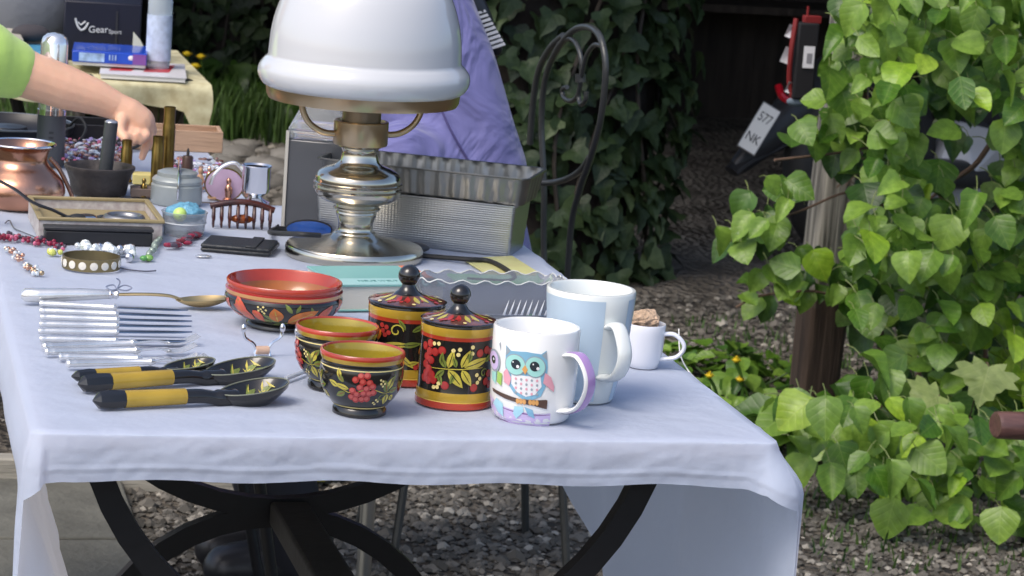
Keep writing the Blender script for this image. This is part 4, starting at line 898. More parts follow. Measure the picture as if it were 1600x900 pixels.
# khokhloma spoons
def kspoon(a, b, label, sc=1, tip=.012, rz=0, berrycol=False, zz=0):
    t, L = root2(a, b, 'wooden_spoon', label, 'spoon', .0085 + zz, 'black and gold lacquered spoons')
    hl = L * .60; r = .0080 * sc; t.rotation_euler.y = radians(0)
    bar([(0, 0, 0), (.006, 0, 0), (.018, 0, 0), (L * .16, 0, .0)], [.001, r * .95, r * 1.12, r], 1, 8).obj('handle_end', black_lac, t, angle=25)
    bar([(L * .158, 0, 0), (L * .47, 0, 0)], [r * 1.01, r * .92], 1, 16).obj('gold_band', gold_lac, t)
    bar(spline([(L * .468, 0, 0), (L * .56, 0, -.0005), (L * .64, 0, -.003), (L * .74, 0, -.004)], 5), [r * .92] * 6 + [r * .9] * 4 + [r * 1.1] * 4 + [r * 1.2, r * 1.1], .9, 16).obj('neck', black_lac, t)
    ms = [black_lac]
    bl = L * .35; x0 = L * .655; SW = .046 * sc; SZ0 = .001; SZ1 = .011 * sc; SD = .018 * sc
    o = spoonbowl(x0, bl, SW, SZ0, SZ1, SD, 22, 16, .0035 * sc).obj('bowl', black_lac, t, angle=60)
    # painted sprig inside the bowl
    mb = MB(); rg = random.Random(5); q = []
    def sp(u, v): 
        r2 = (2 * u - 1) ** 2 + v * v * (1 - (2 * u - 1) ** 2); w = SW / 2 * sqrt(max(0, 1 - (2 * u - 1) ** 2)) * (1 + .15 * (u - .5))
        return Vector((x0 + bl * u, v * w, SZ0 + (SZ1 - SZ0) * u - SD * max(0, 1 - r2) + .0007))
    for i in range(26):
        u, v = rg.uniform(.42, .86), rg.uniform(-.6, .7); a = rg.uniform(0, 6.28); l_, w_ = rg.uniform(.05, .11), .16
        pts = [(u - l_ * cos(a), v - w_ * 2 * sin(a)), (u - .015 * sin(a), v + .08 * cos(a)), (u + l_ * cos(a), v + w_ * 2 * sin(a)), (u + .015 * sin(a), v - .08 * cos(a))]
        pts = [(max(.05, min(.95, p[0])), max(-.9, min(.9, p[1]))) for p in pts]
        mb.add([sp(*p) for p in pts], [(0, 1, 2, 3)], 0 if i % 3 else 1)
    for i in range(9):
        u, v = rg.uniform(.4, .62), rg.uniform(-.75, .2); n = 8; mb.add([sp(u, v) + Vector((0, 0, .0003))] + [sp(u + .035 * cos(6.283 * q_ / n), v + .16 * sin(6.283 * q_ / n)) + Vector((0, 0, .0003)) for q_ in range(n)], [(0, 1 + q_, 1 + (q_ + 1) % n) for q_ in range(n)], 2 if i % 3 else 3)
    mb.obj('painted_sprig', [gleaf, yleaf, berry if berrycol else gleaf, cream if berrycol else yleaf], o)
    rimp = []
    for i in range(41):
        a = 2 * pi * i / 40; u = .5 + .5 * cos(a); w = SW / 2 * abs(sin(a)) * (1 + .15 * (u - .5)); rimp.append((x0 + bl * u, w * (1 if sin(a) > 0 else -1), SZ0 + (SZ1 - SZ0) * u))
    MB().tube(rimp, .0007, 6).obj('rim', mat('worn_lacquer_edge', (.18, .19, .14), .3), o)
    return t
kspoon((112, 588), (332, 572), 'smallest black and gold spoon, farthest back, with reddish bowl', .72, berrycol=True)
kspoon((122, 600), (424, 578), 'middle black and gold lacquered spoon with green leaves in its bowl', 1.05)
kspoon((145, 626), (446, 612), 'nearest black and gold lacquered spoon, berries and leaves in its bowl', 1.05, berrycol=True)

# ---- knife rests, glass stick
def rest(px, py, s, rz, label):
    P = at(px, py); t = thing('knife_rest', label, 'knife rest', P, rz, 'silver wire knife rests'); w = .011
    for sg in (-1, 1):
        MB().tube(spline([(sg * w * .6, 0, .007), (sg * w * .9, 0, .013), (sg * w * 1.7, .0, .019), (sg * w * 1.9, 0, .026)], 5), .0017, 8).obj('arm', chrome, t)
        MB().tube(spline([(sg * w * .6, 0, .007), (sg * w * .7, -.001, .003), (sg * w * .7, -.002, 0)], 4), .0016, 8).obj('foot', chrome, t)
        MB().ball((sg * w * 1.9, 0, .029), .0036, 12, 8, sc=(.8, .8, 1.4)).obj('finial', chrome, t)
    MB().tube([(-w * .62, 0, .006), (w * .62, 0, .006)], .0045, 14).obj('bar', mat('pinkish_bone', (.62, .42, .3), .3, var=.2), t)
rest(409, 556, 1, radians(10), 'wire knife rest with pale bar standing between bowl and black spoons')
rest(476, 556, 1, radians(55), 'wire knife rest half hidden behind the rear berry cup')
a, b = at(446, 598), at(482, 584); o = MB().tube([a + Vector((0, 0, .004)), b + Vector((0, 0, .004))], .0022, 10).obj('glass_stirrer', mat('pale_glass', (.75, .8, .85), .05, trans=.5)); tag(o, 'thin clear glass stirrer lying between black spoon and rear cup', 'stirrer')

# ---- wallet
P = at(372, 392); t = thing('wallet', 'folded black leather wallet with strap lying left of the lamp', 'wallet', P, radians(-17))
w, d = .086, .07
for z, nm in ((.0025, 'cover'), (.0075, 'cover')): MB().box((0, .01, z), (w, d, .0045)).obj(nm, leather, t, bev=.0018)
MB().box((0.004, .01, .005), (w - .004, d - .003, .004)).obj('card_insert', blackpl, t)
MB().box((.019, .01, .0106), (.014, d + .001, .0022)).obj('strap', leather, t, bev=.0008)
# ---- hair claw clip
P = at(377, 356); k = kk(P); t = thing('hair_clip', 'dark tortoiseshell hair claw clip with many teeth beside the wallet', 'hair clip', P, face(P) + .05)
tort = mat('tortoiseshell', (.02, .006, .007), .15, var=.8, vscale=45, coat=.3, col2=(.09, .02, .01))
MB().tube(spline([(-50 * k, .0, 32 * k), (-25 * k, 0, 38 * k), (0, 0, 41 * k), (25 * k, 0, 38 * k), (50 * k, 0, 30 * k)], 5), 5 * k, 10).obj('spine', tort, t)
for i in range(8):
    x = (-44 + i * 12.6) * k; hh = 34 * k
    for sg in (-1, 1): MB().tube(spline([(x, 0, hh), (x * 1.0, sg * 9 * k, 22 * k), (x, sg * 11 * k, 10 * k), (x, sg * 5 * k, 0)], 4), [2.8 * k] * 8 + [2 * k] * 4 + [1.3 * k], 7).obj('tooth', tort, t)
MB().ball((0, 0, 14 * k), 18 * k, 16, 8, sc=(1, .5, .4)).obj('spring_plate', mat('amber_shell', (.25, .06, .01), .2), t)
# blue lens
P = at(478, 372); k = kk(P); t = thing('sunglasses', 'folded dark sunglasses with blue lens leaning by the lamp base', 'sunglasses', P, face(P) + .1)
for x in (4,):
    pts = [(x + 36 * cos(a) * (1 if abs(cos(a)) < .9 else 1), 14 + 14 * sin(a)) for a in [2 * pi * i / 20 for i in range(20)]]
    mb = MB().add([(q[0] * k, 0, q[1] * k) for q in pts] + [(q[0] * k, .002, q[1] * k) for q in pts], [tuple(range(20)), tuple(range(20, 40))[::-1]] + [(i, (i + 1) % 20, 20 + (i + 1) % 20, 20 + i) for i in range(20)]); mb.obj('lens', mat('blue_lens', (.03, .1, .38), .06, coat=1, var=.4, vscale=30), t)
    MB().tube([(q[0] * k, .001, q[1] * k) for q in pts + pts[:1]], 1.6 * k, 6).obj('frame', blackpl, t)
MB().tube([(-44 * k, .002, 18 * k), (-46 * k, .02, 12 * k), (10 * k, .03, 6 * k)], 1.8 * k, 6).obj('temple', blackpl, t)
# small silver oval
P = at(318, 402); o = MB().ball((0, 0, .0015), .008, 16, 8, sc=(1.3, .7, .2)).obj('silver_pendant', silver); o.location = P; tag(o, 'small flat oval silver pendant lying alone below the red beads', 'pendant')

# ---- bracelets, beads and brooches
def beads(name, label, cat, pts, mats_, rr, n, spread, group=None, sc=(1, 1, 1), chain=None, jz=.004):
    c = at(*pts[0]); t = thing(name, label, cat, c); sp = spline([at(*p) - c for p in pts], 30); rg = random.Random(len(label))
    for i in range(n):
        p = sp[int(i / n * (len(sp) - 1))] + Vector((rg.uniform(-spread, spread), rg.uniform(-spread, spread) * 1.3, 0)); r = rg.uniform(*rr)
        MB().ball((p.x, p.y, r * .9 * sc[2] + rg.uniform(0, jz)), r, 7, 5, sc=sc).obj('bead', mats_[i % len(mats_)], t, smooth=False)
    if chain: MB().tube([p + Vector((0, 0, .0012)) for p in spline([at(*p) - c for p in chain], 6)], .0008, 6).obj('chain', mat('dark_chain', (.15, .15, .18), .35, metal=.8), t)
    return t
gem_r = mat('garnet_bead', (.22, .01, .035), .12, coat=.5); gem_d = mat('smoky_bead', (.07, .05, .07), .2, coat=.4); gem_p = mat('pink_bead', (.5, .12, .2), .15, coat=.4); crys = mat('crystal', (.75, .8, .8), .06, metal=.5); rose = mat('rose_gold', (.75, .45, .33), .25, metal=.9); yel_g = mat('yellow_gem', (.6, .62, .15), .15)
beads('bead_necklace', 'tangled dark red and smoky bead necklace at the left table edge', 'necklace', [(0, 377), (25, 375), (50, 380), (75, 384), (96, 393)], [gem_r, gem_d, gem_r, gem_p, gem_d], (.0018, .0036), 90, .009, chain=[(8, 350), (15, 346), (22, 358), (40, 366), (60, 374)])
beads('yellow_brooch', 'small brooch with pale yellow stones left of the coin bracelet', 'brooch', [(78, 400), (92, 400)], [yel_g, crys], (.003, .0045), 7, .003)
beads('rose_gold_brooch', 'pinkish gold flower brooch at the left edge below the necklace', 'brooch', [(14, 394), (26, 404), (32, 412)], [rose, rose, crys], (.0016, .0034), 26, .006, 'pinkish gold brooches')
beads('rose_gold_brooch', 'cream and gold cluster brooch, right one of the two brooches', 'brooch', [(42, 420), (50, 426), (60, 432)], [rose, crys, goldtone], (.0016, .0034), 30, .006, 'pinkish gold brooches')
beads('crystal_bracelet', 'chunky clear crystal bracelet lying before the black case', 'bracelet', [(126, 394), (140, 402), (160, 400), (182, 402), (198, 400), (208, 410)], [crys, mat('white_stone', (.75, .78, .74), .2), chrome], (.0045, .007), 30, .004, jz=.006)
beads('red_bracelet', 'dark red oval stone bracelet lying left of the wallet', 'bracelet', [(262, 391), (285, 382), (300, 376), (312, 370)], [gem_r, gem_d, mat('dark_garnet', (.15, .02, .03), .25)], (.0045, .0065), 17, .005, sc=(1.3, .9, .6))
P = at(232, 408); t = thing('green_pendant', 'green crystal pendant on a grey beaded ribbon by the coin bracelet', 'pendant', P)
MB().ball((0, 0, .004), .006, 10, 6, sc=(1, 1, .7)).obj('stone', mat('green_gem', (.25, .5, .12), .08, trans=.3), t); MB().ball((-.006, -.003, .004), .005, 8, 6, sc=(1, 1, .7)).obj('stone', mat('green_gem_deep', (.1, .3, .08), .1), t)
q = at(250, 378) - P
for i in range(12): MB().ball((q.x * (.1 + i * .075) + rnd(-.002, .002), q.y * (.1 + i * .075), .005 + rnd(0, .002)), .0042, 8, 6).obj('bead', mat('grey_sage_bead', (.3, .36, .3), .25, metal=.4), t)
# coin bracelet
def coin_bracelet():
    P = at(142, 419); k = kk(P); t = thing('cuff_bracelet', 'brass cuff bracelet set with round pearl discs', 'bracelet', P, face(P)); R = 45 * k; d = .62; h = 19 * k; mb = MB(); n = 60; br = mat('dark_brass', (.25, .2, .1), .4, metal=.8, var=.3)
    for (o_, z) in ((0, 0), (0, h), (-.0018, h), (-.0018, 0)):
        for i in range(n): a = 2 * pi * i / n; mb.v.append(((R + o_) * cos(a), (R + o_) * sin(a) * 1.0, z + .001))
    mb.f = [(q * n + i, q * n + (i + 1) % n, ((q + 1) % 4) * n + (i + 1) % n, ((q + 1) % 4) * n + i) for q in range(4) for i in range(n)]; mb.m = [0] * len(mb.f); mb.obj('band', br, t)
    for i in range(16):
        a = -pi / 2 + 2 * pi * i / 16 + .1; M = Matrix.Translation(((R + .0003) * cos(a), (R + .0003) * sin(a), h / 2 + .001)) @ Matrix.Rotation(a, 4, 'Z') @ Matrix.Rotation(pi / 2, 4, 'Y')
        MB().lathe([(0, -.0002), (6.2 * k, -.0002), (6.2 * k, .0005), (0, .001)], 18, 0, M).obj('pearl_disc', mat('pearl', (.72, .68, .58), .25, coat=.5), t)
    MB().tube(spline([Vector((R, 0, .002)), Vector((R + .012, -.006, .001)), Vector((R + .03, -.010, .001)), Vector((R + .042, -.008, .002))], 6), .0009, 6).obj('chain', mat('dark_chain', (.15, .15, .18), .35, metal=.8), t)
coin_bracelet()

# ---- jewellery box with raised tray lid and black case
A = at(62, 374); B = at(252, 379); k = kk(A); dd = B - A; rz = atan2(dd.y, dd.x)
t = thing('jewellery_box', 'open jewellery box with patterned cream sides and gold-brown tray', 'box', A, rz); w = dd.length; dep = .16; h = 32 * k
side = mat('speckled_paper', (.55, .53, .5), .6, var=.35, vscale=120, col2=(.35, .3, .3)); olive = mat('olive_gold_lining', (.3, .24, .12), .5, var=.15)
for c, s in (((w / 2, 0, h / 2), (w, .003, h)), ((w / 2, dep, h / 2), (w, .003, h)), ((0, dep / 2, h / 2), (.003, dep - .004, h)), ((w, dep / 2, h / 2), (.003, dep - .004, h))): MB().box(c, s).obj('side', side, t)
MB().box((w / 2, dep / 2, h * .45), (w - .004, dep - .004, .003)).obj('tray', olive, t)
for c, s in (((w / 2, -.0, h + .001), (w + .006, .007, .004)), ((w / 2, dep, h + .001), (w + .006, .007, .004)), ((-.0, dep / 2, h + .001), (.007, dep - .008, .004)), ((w, dep / 2, h + .001), (.007, dep - .008, .004))): MB().box(c, s).obj('rim', olive, t, bev=.001)
# things in the tray
P2 = A + Vector((.03, .06, h * .5)); 
def inbox(x, y): 
    v = Matrix.Rotation(rz, 3, 'Z') @ Vector((x, y, 0)); return A + v + Vector((0, 0, h * .45 + .002))
wt = thing('wristwatch', 'wristwatch with black strap lying in the jewellery tray', 'watch', inbox(.062, .05), .3)
MB().lathe([(0, .002), (.012, .002), (.0135, .004), (.0135, .008), (.011, .010), (0, .010)], 28).obj('case', chrome, wt)
MB().lathe([(0, .0102), (.0095, .0102), (.0095, .0106), (0, .0106)], 28).obj('dial', blackpl, wt)
for sg in (-1, 1): MB().tube(spline([(sg * .012, 0, .006), (sg * .022, 0, .009), (sg * .036, .004, .006), (sg * .046, .008, .003)], 5), .007, 10, flat=.2, up=(0, 0, 1)).obj('strap', leather, wt)
bg = thing('bangle', 'grey metal bangle lying in the right of the jewellery tray', 'bangle', inbox(w - .042, .045)); MB().tube([(.022 * cos(a), .022 * sin(a), .007) for a in [2 * pi * i / 32 for i in range(33)]], .005, 10, flat=1.3, up=(0, 0, 1)).obj('ring', mat('tin_grey', (.3, .3, .3), .35, metal=.9), bg)
hp = thing('headphones', 'black headband of headphones leaning over the left rim of the tray', 'headphones', inbox(-.0, .045))
MB().tube(spline([(.045, .0, .004), (.02, -.002, .016), (-.006, 0, .025), (-.03, .012, .040), (-.06, .03, .052)], 6), .005, 10, flat=.4).obj('headband', blackpl, hp); MB().ball((.05, 0, .006), .013, 14, 8, sc=(1, 1, .5)).obj('ear_cushion', rubber, hp)
MB().tube(spline([(-.06, .03, .052), (-.08, .05, .03), (-.1, .06, .015)], 6), .007, 10).obj('yoke', mat('grey_padding', (.18, .18, .19), .6), hp)
A2 = at(66, 380) + Vector((0, .006, 0)); t = thing('black_case', 'long flat black case lying in front of the jewellery box', 'case', A2, rz)
MB().box((.068, .0, .0085), (.132, .02, .017)).obj('body', blackpl, t, bev=.002); MB().box((.068, -.0003, .0195), (.134, .022, .004)).obj('lid', mat('satin_black', (.03, .03, .033), .35), t, bev=.001)
# ---- clear tub with blue bag
P = at(287, 366); k = kk(P); t = thing('plastic_tub', 'clear plastic tub holding a blue bag, right of the jewellery box', 'tub', P, face(P))
MB().lathe([(0, 0), (30 * k, 0), (31 * k, 2 * k), (35 * k, 34 * k), (36.5 * k, 36 * k), (35.5 * k, 37 * k), (33.5 * k, 35 * k), (29.5 * k, 3 * k), (0, 2 * k)], 48).obj('body', mat('frosted_plastic', (.75, .78, .8), .2, trans=.75, ior=1.2), t)
MB().tube([(34 * k * cos(a), 34 * k * sin(a), 20 * k) for a in [2 * pi * i / 40 for i in range(41)]], .9 * k, 6).obj('ridge', mat('frosted_edge', (.7, .72, .74), .2), t)
mb = MB().ball((0, 0, 0), 1, 24, 16); mb.v = [(v[0] * 30 * k * (1 + .25 * noise.noise(Vector(v) * 2.3)), v[1] * 26 * k * (1 + .2 * noise.noise(Vector(v) * 3)), v[2] * 15 * k * (1 + .5 * noise.noise(Vector(v) * 2.1 + Vector((3, 0, 0))))) for v in mb.v]
o = mb.obj('blue_bag', mat('blue_film', (.2, .5, .68), .2, trans=.3, bump=.6, bscale=120)); o.location = P + Vector((0, 0, 34 * k)); tag(o, 'crumpled light blue plastic bag bulging out of the clear tub', 'bag')
o = MB().ball((0, 0, 0), 11 * k, 16, 12).obj('green_ball', mat('lime_rubber', (.5, .7, .18), .3)); o.location = P + Vector((-10 * k, -22 * k, 35 * k)); tag(o, 'small lime green ball in the clear tub', 'ball')
# ---- copper pot
P = at(30, 322); k = kk(P); t = thing('copper_pot', 'hammered copper pot with flared rim and wide belly at left', 'pot', P, face(P)); 
pr = smoothprof([(0, 0), (50, 0), (62, 8), (70, 24), (66, 42), (54, 56), (44, 66), (40, 76), (44, 90), (52, 98)], 5); pr = [(max(0, a), b) for a, b in pr]
MB().lathe([(a * k, b * k) for a, b in pr + [(53, 99), (52, 100), (49, 98), (41, 88), (37, 76), (40, 66), (55, 50), (60, 24), (40, 6), (0, 5)]], 56).obj('body', copper, t, angle=60)
MB().tube([(51.5 * k * cos(a), 51.5 * k * sin(a), 99 * k) for a in [2 * pi * i / 40 for i in range(41)]], 2 * k, 8).obj('rim', chrome, t)
MB().tube(spline([(44 * k, 0, 78 * k), (60 * k, 0, 60 * k), (76 * k, 0, 30 * k), (84 * k, 0, 10 * k)], 6), 7 * k, 10, flat=.5).obj('handle', copper, t)
# ---- mortar and pestle
P = at(154, 302); k = kk(P); t = thing('mortar', 'dark cast iron mortar bowl, wide rim, right of the copper pot', 'mortar', P, face(P))
im = mat('cast_iron', (.045, .038, .035), .6, bump=.4, bscale=60, var=.3, vscale=30)
MB().lathe([(a * k, b * k) for a, b in [(0, 0), (42, 0), (43, 2), (46, 20), (51, 34), (55, 40), (55, 44), (52, 45), (47, 40), (38, 12), (0, 8)]], 48).obj('body', im, t)
c = P + Vector((8 * k, 0, 12 * k)); t = thing('pestle', 'thick dark grey pestle standing in the iron mortar', 'pestle', c, face(P)); MB().tube([(0, 0, 0), (1 * k, 0, 20 * k), (7 * k, 0, 100 * k)], [10 * k, 11 * k, 10.5 * k], 20).obj('shaft', mat('dark_grey_stone', (.05, .055, .06), .35, bump=.1), t); MB().ball((7 * k, 0, 101 * k), 10.4 * k, 18, 10, sc=(1, 1, .35)).obj('cap', mat('worn_steel_cap', (.4, .42, .45), .3, metal=.6), t)
# ---- tall flask with chrome top
P = at(78, 258); k = kk(P); t = thing('flask', 'tall vacuum flask, grey sleeve below and clear shining top', 'flask', P, face(P))
MB().lathe([(a * k, b * k) for a, b in [(0, 0), (21, 0), (22, 2), (22, 80), (0, 80)]], 36).obj('sleeve', mat('grey_sleeve', (.08, .085, .095), .45), t)
MB().lathe([(a * k, b * k) for a, b in [(0, 80), (22.5, 80), (22.5, 88), (0, 88)]], 36).obj('ring', chrome, t)
MB().lathe([(a * k, b * k) for a, b in [(0, 88), (21.5, 88), (21.5, 190), (19, 200), (12, 206), (0, 208)]], 36).obj('glass_top', mat('mirror_glass', (.85, .87, .88), .04, metal=.75), t)
for i in range(4): MB().box((0, -22 * k, (30 + i * 8) * k), (7 * k, 1.2 * k, 4 * k)).obj('button', mat('dim_button', (.04, .04, .045), .4), t)
# ---- grey lidded tin with clasp
P = at(275, 318); k = kk(P); t = thing('clasp_jar', 'squat grey enamel jar with lid clamp beside the silver jug', 'jar', P, face(P)); ge = mat('grey_enamel', (.33, .36, .35), .35, metal=.3, var=.15)
MB().lathe([(a * k, b * k) for a, b in [(0, 0), (38, 0), (40, 3), (40, 30), (37, 33), (0, 33)]], 44).obj('body', ge, t); MB().lathe([(a * k, b * k) for a, b in [(0, 33), (38, 33), (39, 38), (36, 42), (31, 44), (31, 50), (24, 53), (0, 53.5)]], 44).obj('lid', ge, t)
MB().tube(spline([(2 * k, -40 * k, 14 * k), (2 * k, -42 * k, 30 * k), (2 * k, -36 * k, 46 * k), (2 * k, -20 * k, 58 * k), (2 * k, 0, 64 * k), (2 * k, 6 * k, 66 * k)], 5), 5.5 * k, 8, flat=.4).obj('clasp', chrome, t)
# ---- silver jug
P = at(398, 318); k = kk(P); t = thing('cream_jug', 'small silver jug with long arched handle by the lamp bottle', 'jug', P, face(P))
MB().lathe([(a * k, b * k) for a, b in [(0, 0), (22, 0), (23, 3), (12, 8), (10, 12), (20, 18), (22, 24), (22, 56), (24, 60), (23, 61), (20, 58), (20, 26), (0, 20)]], 40).obj('body', chrome, t)
MB().tube(spline([(-20 * k, 0, 50 * k), (-34 * k, 0, 62 * k), (-52 * k, 0, 56 * k), (-66 * k, 0, 40 * k), (-70 * k, 0, 26 * k)], 6), 3 * k, 8).obj('handle', silver, t)
MB().box((-14 * k, -10 * k, 34 * k), (5 * k, 4 * k, 44 * k)).obj('hinge', copper, t)
# ---- small mirror behind, pink reflection painted into its glass colour
P = at(352, 316); k = kk(P); t = thing('pink_mirror', 'small round-topped standing mirror, pink reflection in its colour, behind the hair clip', 'mirror', P + Vector((0, .02, 0)), face(P))
pts = [(30 * k * cos(a), 24 * k + 26 * k * sin(a)) for a in [2 * pi * i / 28 for i in range(28)]]
MB().add([(a, 0, b) for a, b in pts] + [(a, .002, b) for a, b in pts], [tuple(range(28)), tuple(range(28, 56))[::-1]] + [(i, (i + 1) % 28, 28 + (i + 1) % 28, 28 + i) for i in range(28)]).obj('glass', mat('pink_reflection', (.55, .4, .55), .3, var=.3, vscale=18), t)
MB().tube([(a, .001, b) for a, b in pts + pts[:1]], 1.6 * k, 6).obj('frame', brass, t)
# ---- brass shell cases
def case(px, py, r, h, label):
    P = at(px, py); k = kk(P); t = thing('brass_case', label, 'brass case', P, face(P), 'upright brass shell cases')
    MB().lathe([(a * k, b * k) for a, b in [(0, 0), (r + 1, 0), (r + 1, 3), (r, 4), (r, h * .75), (r - 1, h * .8), (r - 1, h), (r - 2, h), (r - 2, h - 8), (0, h - 8)]], 24).obj('body', brass, t)
case(260, 286, 10, 120, 'tallest brass shell case, standing right of the reaching hand'); case(244, 290, 9.5, 78, 'medium brass shell case just left of the tallest'); case(196, 284, 9, 66, 'short brass shell case left of the pointing finger')
P = at(292, 275); k = kk(P); t = thing('pepper_mill', 'small dark brown pepper mill with pointed knob', 'pepper mill', P, face(P)); MB().lathe([(a * k, b * k) for a, b in [(0, 0), (8.5, 0), (8.5, 30), (7, 32), (0, 32)]], 20).obj('body', mat('dark_walnut', (.06, .03, .02), .4), t); MB().lathe([(a * k, b * k) for a, b in [(0, 32), (2, 32), (2.5, 38), (1, 44), (0, 44)]], 12).obj('knob', im, t)
# ---- wooden crate end behind
A = onY(190, 250, 1.80); t = thing('wooden_crate', 'shallow pale wooden crate at the far edge of the back table', 'crate', Vector((A.x, 1.80, H - .002)), radians(-3)); k = kk(A); w = 156 * k
for c, s in (((w / 2, 0, 16 * k), (w, .006, 33 * k)), ((w / 2, .07, 16 * k), (w, .006, 33 * k))): MB().box(c, s).obj('plank', wood_lt, t, bev=.001)
for x in (.003, w - .003): MB().box((x, .035, 16 * k), (.006, .062, 32 * k)).obj('end_board', wood_lt, t, bev=.001)
MB().box((w / 2, .035, .002), (w - .014, .06, .003)).obj('bottom', wood_lt, t)
# yellow and brown small boxes, cloth pouch, figurines
def sbox(a, w, h, d, mt, name, label, cat='box', rz=0):
    P = at(*a); k = kk(P); o = MB().box((w * k / 2, d / 2, h * k / 2), (w * k, d, h * k)).obj(name, mt, bev=.0012); o.location = P; o.rotation_euler.z = rz + radians(-4); return tag(o, label, cat)
sbox((207, 288), 34, 16, .03, mat('yellow_box', (.6, .52, .2), .6), 'yellow_box', 'small pale yellow box beneath the pointing finger')
sbox((204, 308), 36, 14, .03, mat('brown_box', (.16, .12, .1), .6), 'brown_box', 'small dark brown box right of the iron mortar')
def figurine(px, py, h, mt, label):
    P = at(px, py); k = kk(P); t = thing('figurine', label, 'figurine', P, face(P), 'small figurines on the far table')
    MB().lathe([(a * k * h / 40, b * k * h / 40) for a, b in [(0, 0), (9, 0), (9, 3), (5, 6), (6, 14), (7, 20), (5, 26), (3, 29), (4.5, 33), (4.5, 37), (2, 40), (0, 40)]], 20).obj('body', mt, t); MB().ball((5 * k * h / 40, -2 * k, 18 * k * h / 40), 3 * k, 8, 6, sc=(.7, .7, 2)).obj('arm', mt, t)
tan = mat('tan_clay', (.5, .3, .17), .6, var=.3, vscale=60)
figurine(312, 296, 34, tan, 'tan clay figurine behind the grey clasp jar'); figurine(326, 290, 30, rose, 'pinkish figurine between the jar and the mirror'); figurine(334, 310, 44, tan, 'taller tan figurine left of the pink mirror'); figurine(268, 286, 26, goldtone, 'golden figurine at the foot of the tallest brass case'); figurine(224, 308, 30, brass, 'tarnished figurine beside the small brown box'); figurine(356, 314, 36, copper, 'copper egg-cup shaped figurine in front of the pink mirror')
# jewellery heap on the far table
rg = random.Random(9); hp = []; hm = [gem_p, rose, mat('white_bead', (.75, .75, .78), .3), gem_d, copper, mat('lilac_bead', (.5, .4, .7), .3), crys]
t = thing('jewellery_heap', 'colourful heap of costume jewellery under the cables at far left', 'jewellery'); mb = [MB() for _ in hm]
for i in range(420):
    x, y = rg.uniform(96, 190), rg.uniform(226, 262); P = at(x, y); r = rg.uniform(.002, .005); mb[i % len(hm)].ball((P.x, P.y, H + r + rg.uniform(0, .008)), r, 7, 5, sc=(rg.uniform(.7, 1.5), 1, .7))
for m_, q in zip(hm, mb): stuff(q.obj('beads', m_, t))
t = thing('trinket_heap', 'loose pale trinkets and chains spread behind jar and mirror', 'jewellery'); mb = [MB() for _ in hm]
for i in range(330):
    x, y = rg.uniform(268, 392), rg.uniform(250, 300); P = at(x, y)
    if P.x > .38: continue
    r = rg.uniform(.002, .0045); mb[i % len(hm)].ball((P.x, P.y, H + r), r, 7, 5, sc=(rg.uniform(.7, 1.6), 1, .6))
for m_, q in zip(hm, mb): stuff(q.obj('beads', m_, t))
# black tray with cables and a round black pan
P = at(150, 222); k = kk(P); t = thing('cable_tray', 'black plastic tray full of dark cables behind the mortar', 'tray', P + Vector((0, .03, 0)), radians(-5))
for c, s in (((0, -.04, .014), (.16, .003, .028)), ((0, .05, .014), (.16, .003, .028)), ((-.08, .005, .014), (.003, .087, .028)), ((.08, .005, .014), (.003, .087, .028)), ((0, .005, .0015), (.157, .087, .003))): MB().box(c, s).obj('wall', blackpl, t, bev=.001)
cb = thing('cables', 'coiled dark grey cables spilling over the black tray', 'cable', P)
for i in range(5):
    x0 = rg.uniform(-.06, .05); MB().tube(spline([(x0, .0, .012), (x0 + .02, -.02, .035 + i * .002), (x0 + .03, -.045, .025), (x0 + .01, -.07, .004), (x0 - .03, -.085, .004)], 6), .0022, 7).obj('strand', rubber, cb)
P = at(12, 224); t = thing('record_player', 'black shallow pan with chromed edge at the far left', 'pan', P + Vector((0, .05, 0)), 0); k = kk(P); t.name = 'shallow_pan'
MB().lathe([(0, 0), (.085, 0), (.1, .014), (.103, .026), (.1, .027), (.094, .018), (.08, .006), (0, .005)], 48).obj('body', blackpl, t); MB().tube([(.102 * cos(a), .102 * sin(a), .026) for a in [2 * pi * i / 48 for i in range(49)]], .0018, 6).obj('rim', mat('grey_rim', (.3, .31, .3), .3, metal=.7), t)
MB().lathe([(0, .006), (.03, .006), (.034, .014), (.03, .02), (0, .022)], 30).obj('hub', mat('satin_black', (.03, .03, .033), .35), t)
# yellow plastic bag lying on the ground behind the stand
mb = MB().ball((0, 0, 0), 1, 24, 12); mb.v = [(v[0] * .12 * (1 + .2 * noise.noise(Vector(v) * 2)), v[1] * .08 * (1 + .3 * noise.noise(Vector(v) * 3)), max(-.02, v[2] * .028 * (1 + .6 * noise.noise(Vector(v) * 2.4)))) for v in mb.v]
o = mb.obj('yellow_bag', mat('yellow_plastic', (.6, .56, .1), .4)); q_ = at(450, 752, 0); o.location = (q_.x, q_.y + .03, .02); tag(o, 'flat yellow plastic bag lying on the ground under the table', 'bag')

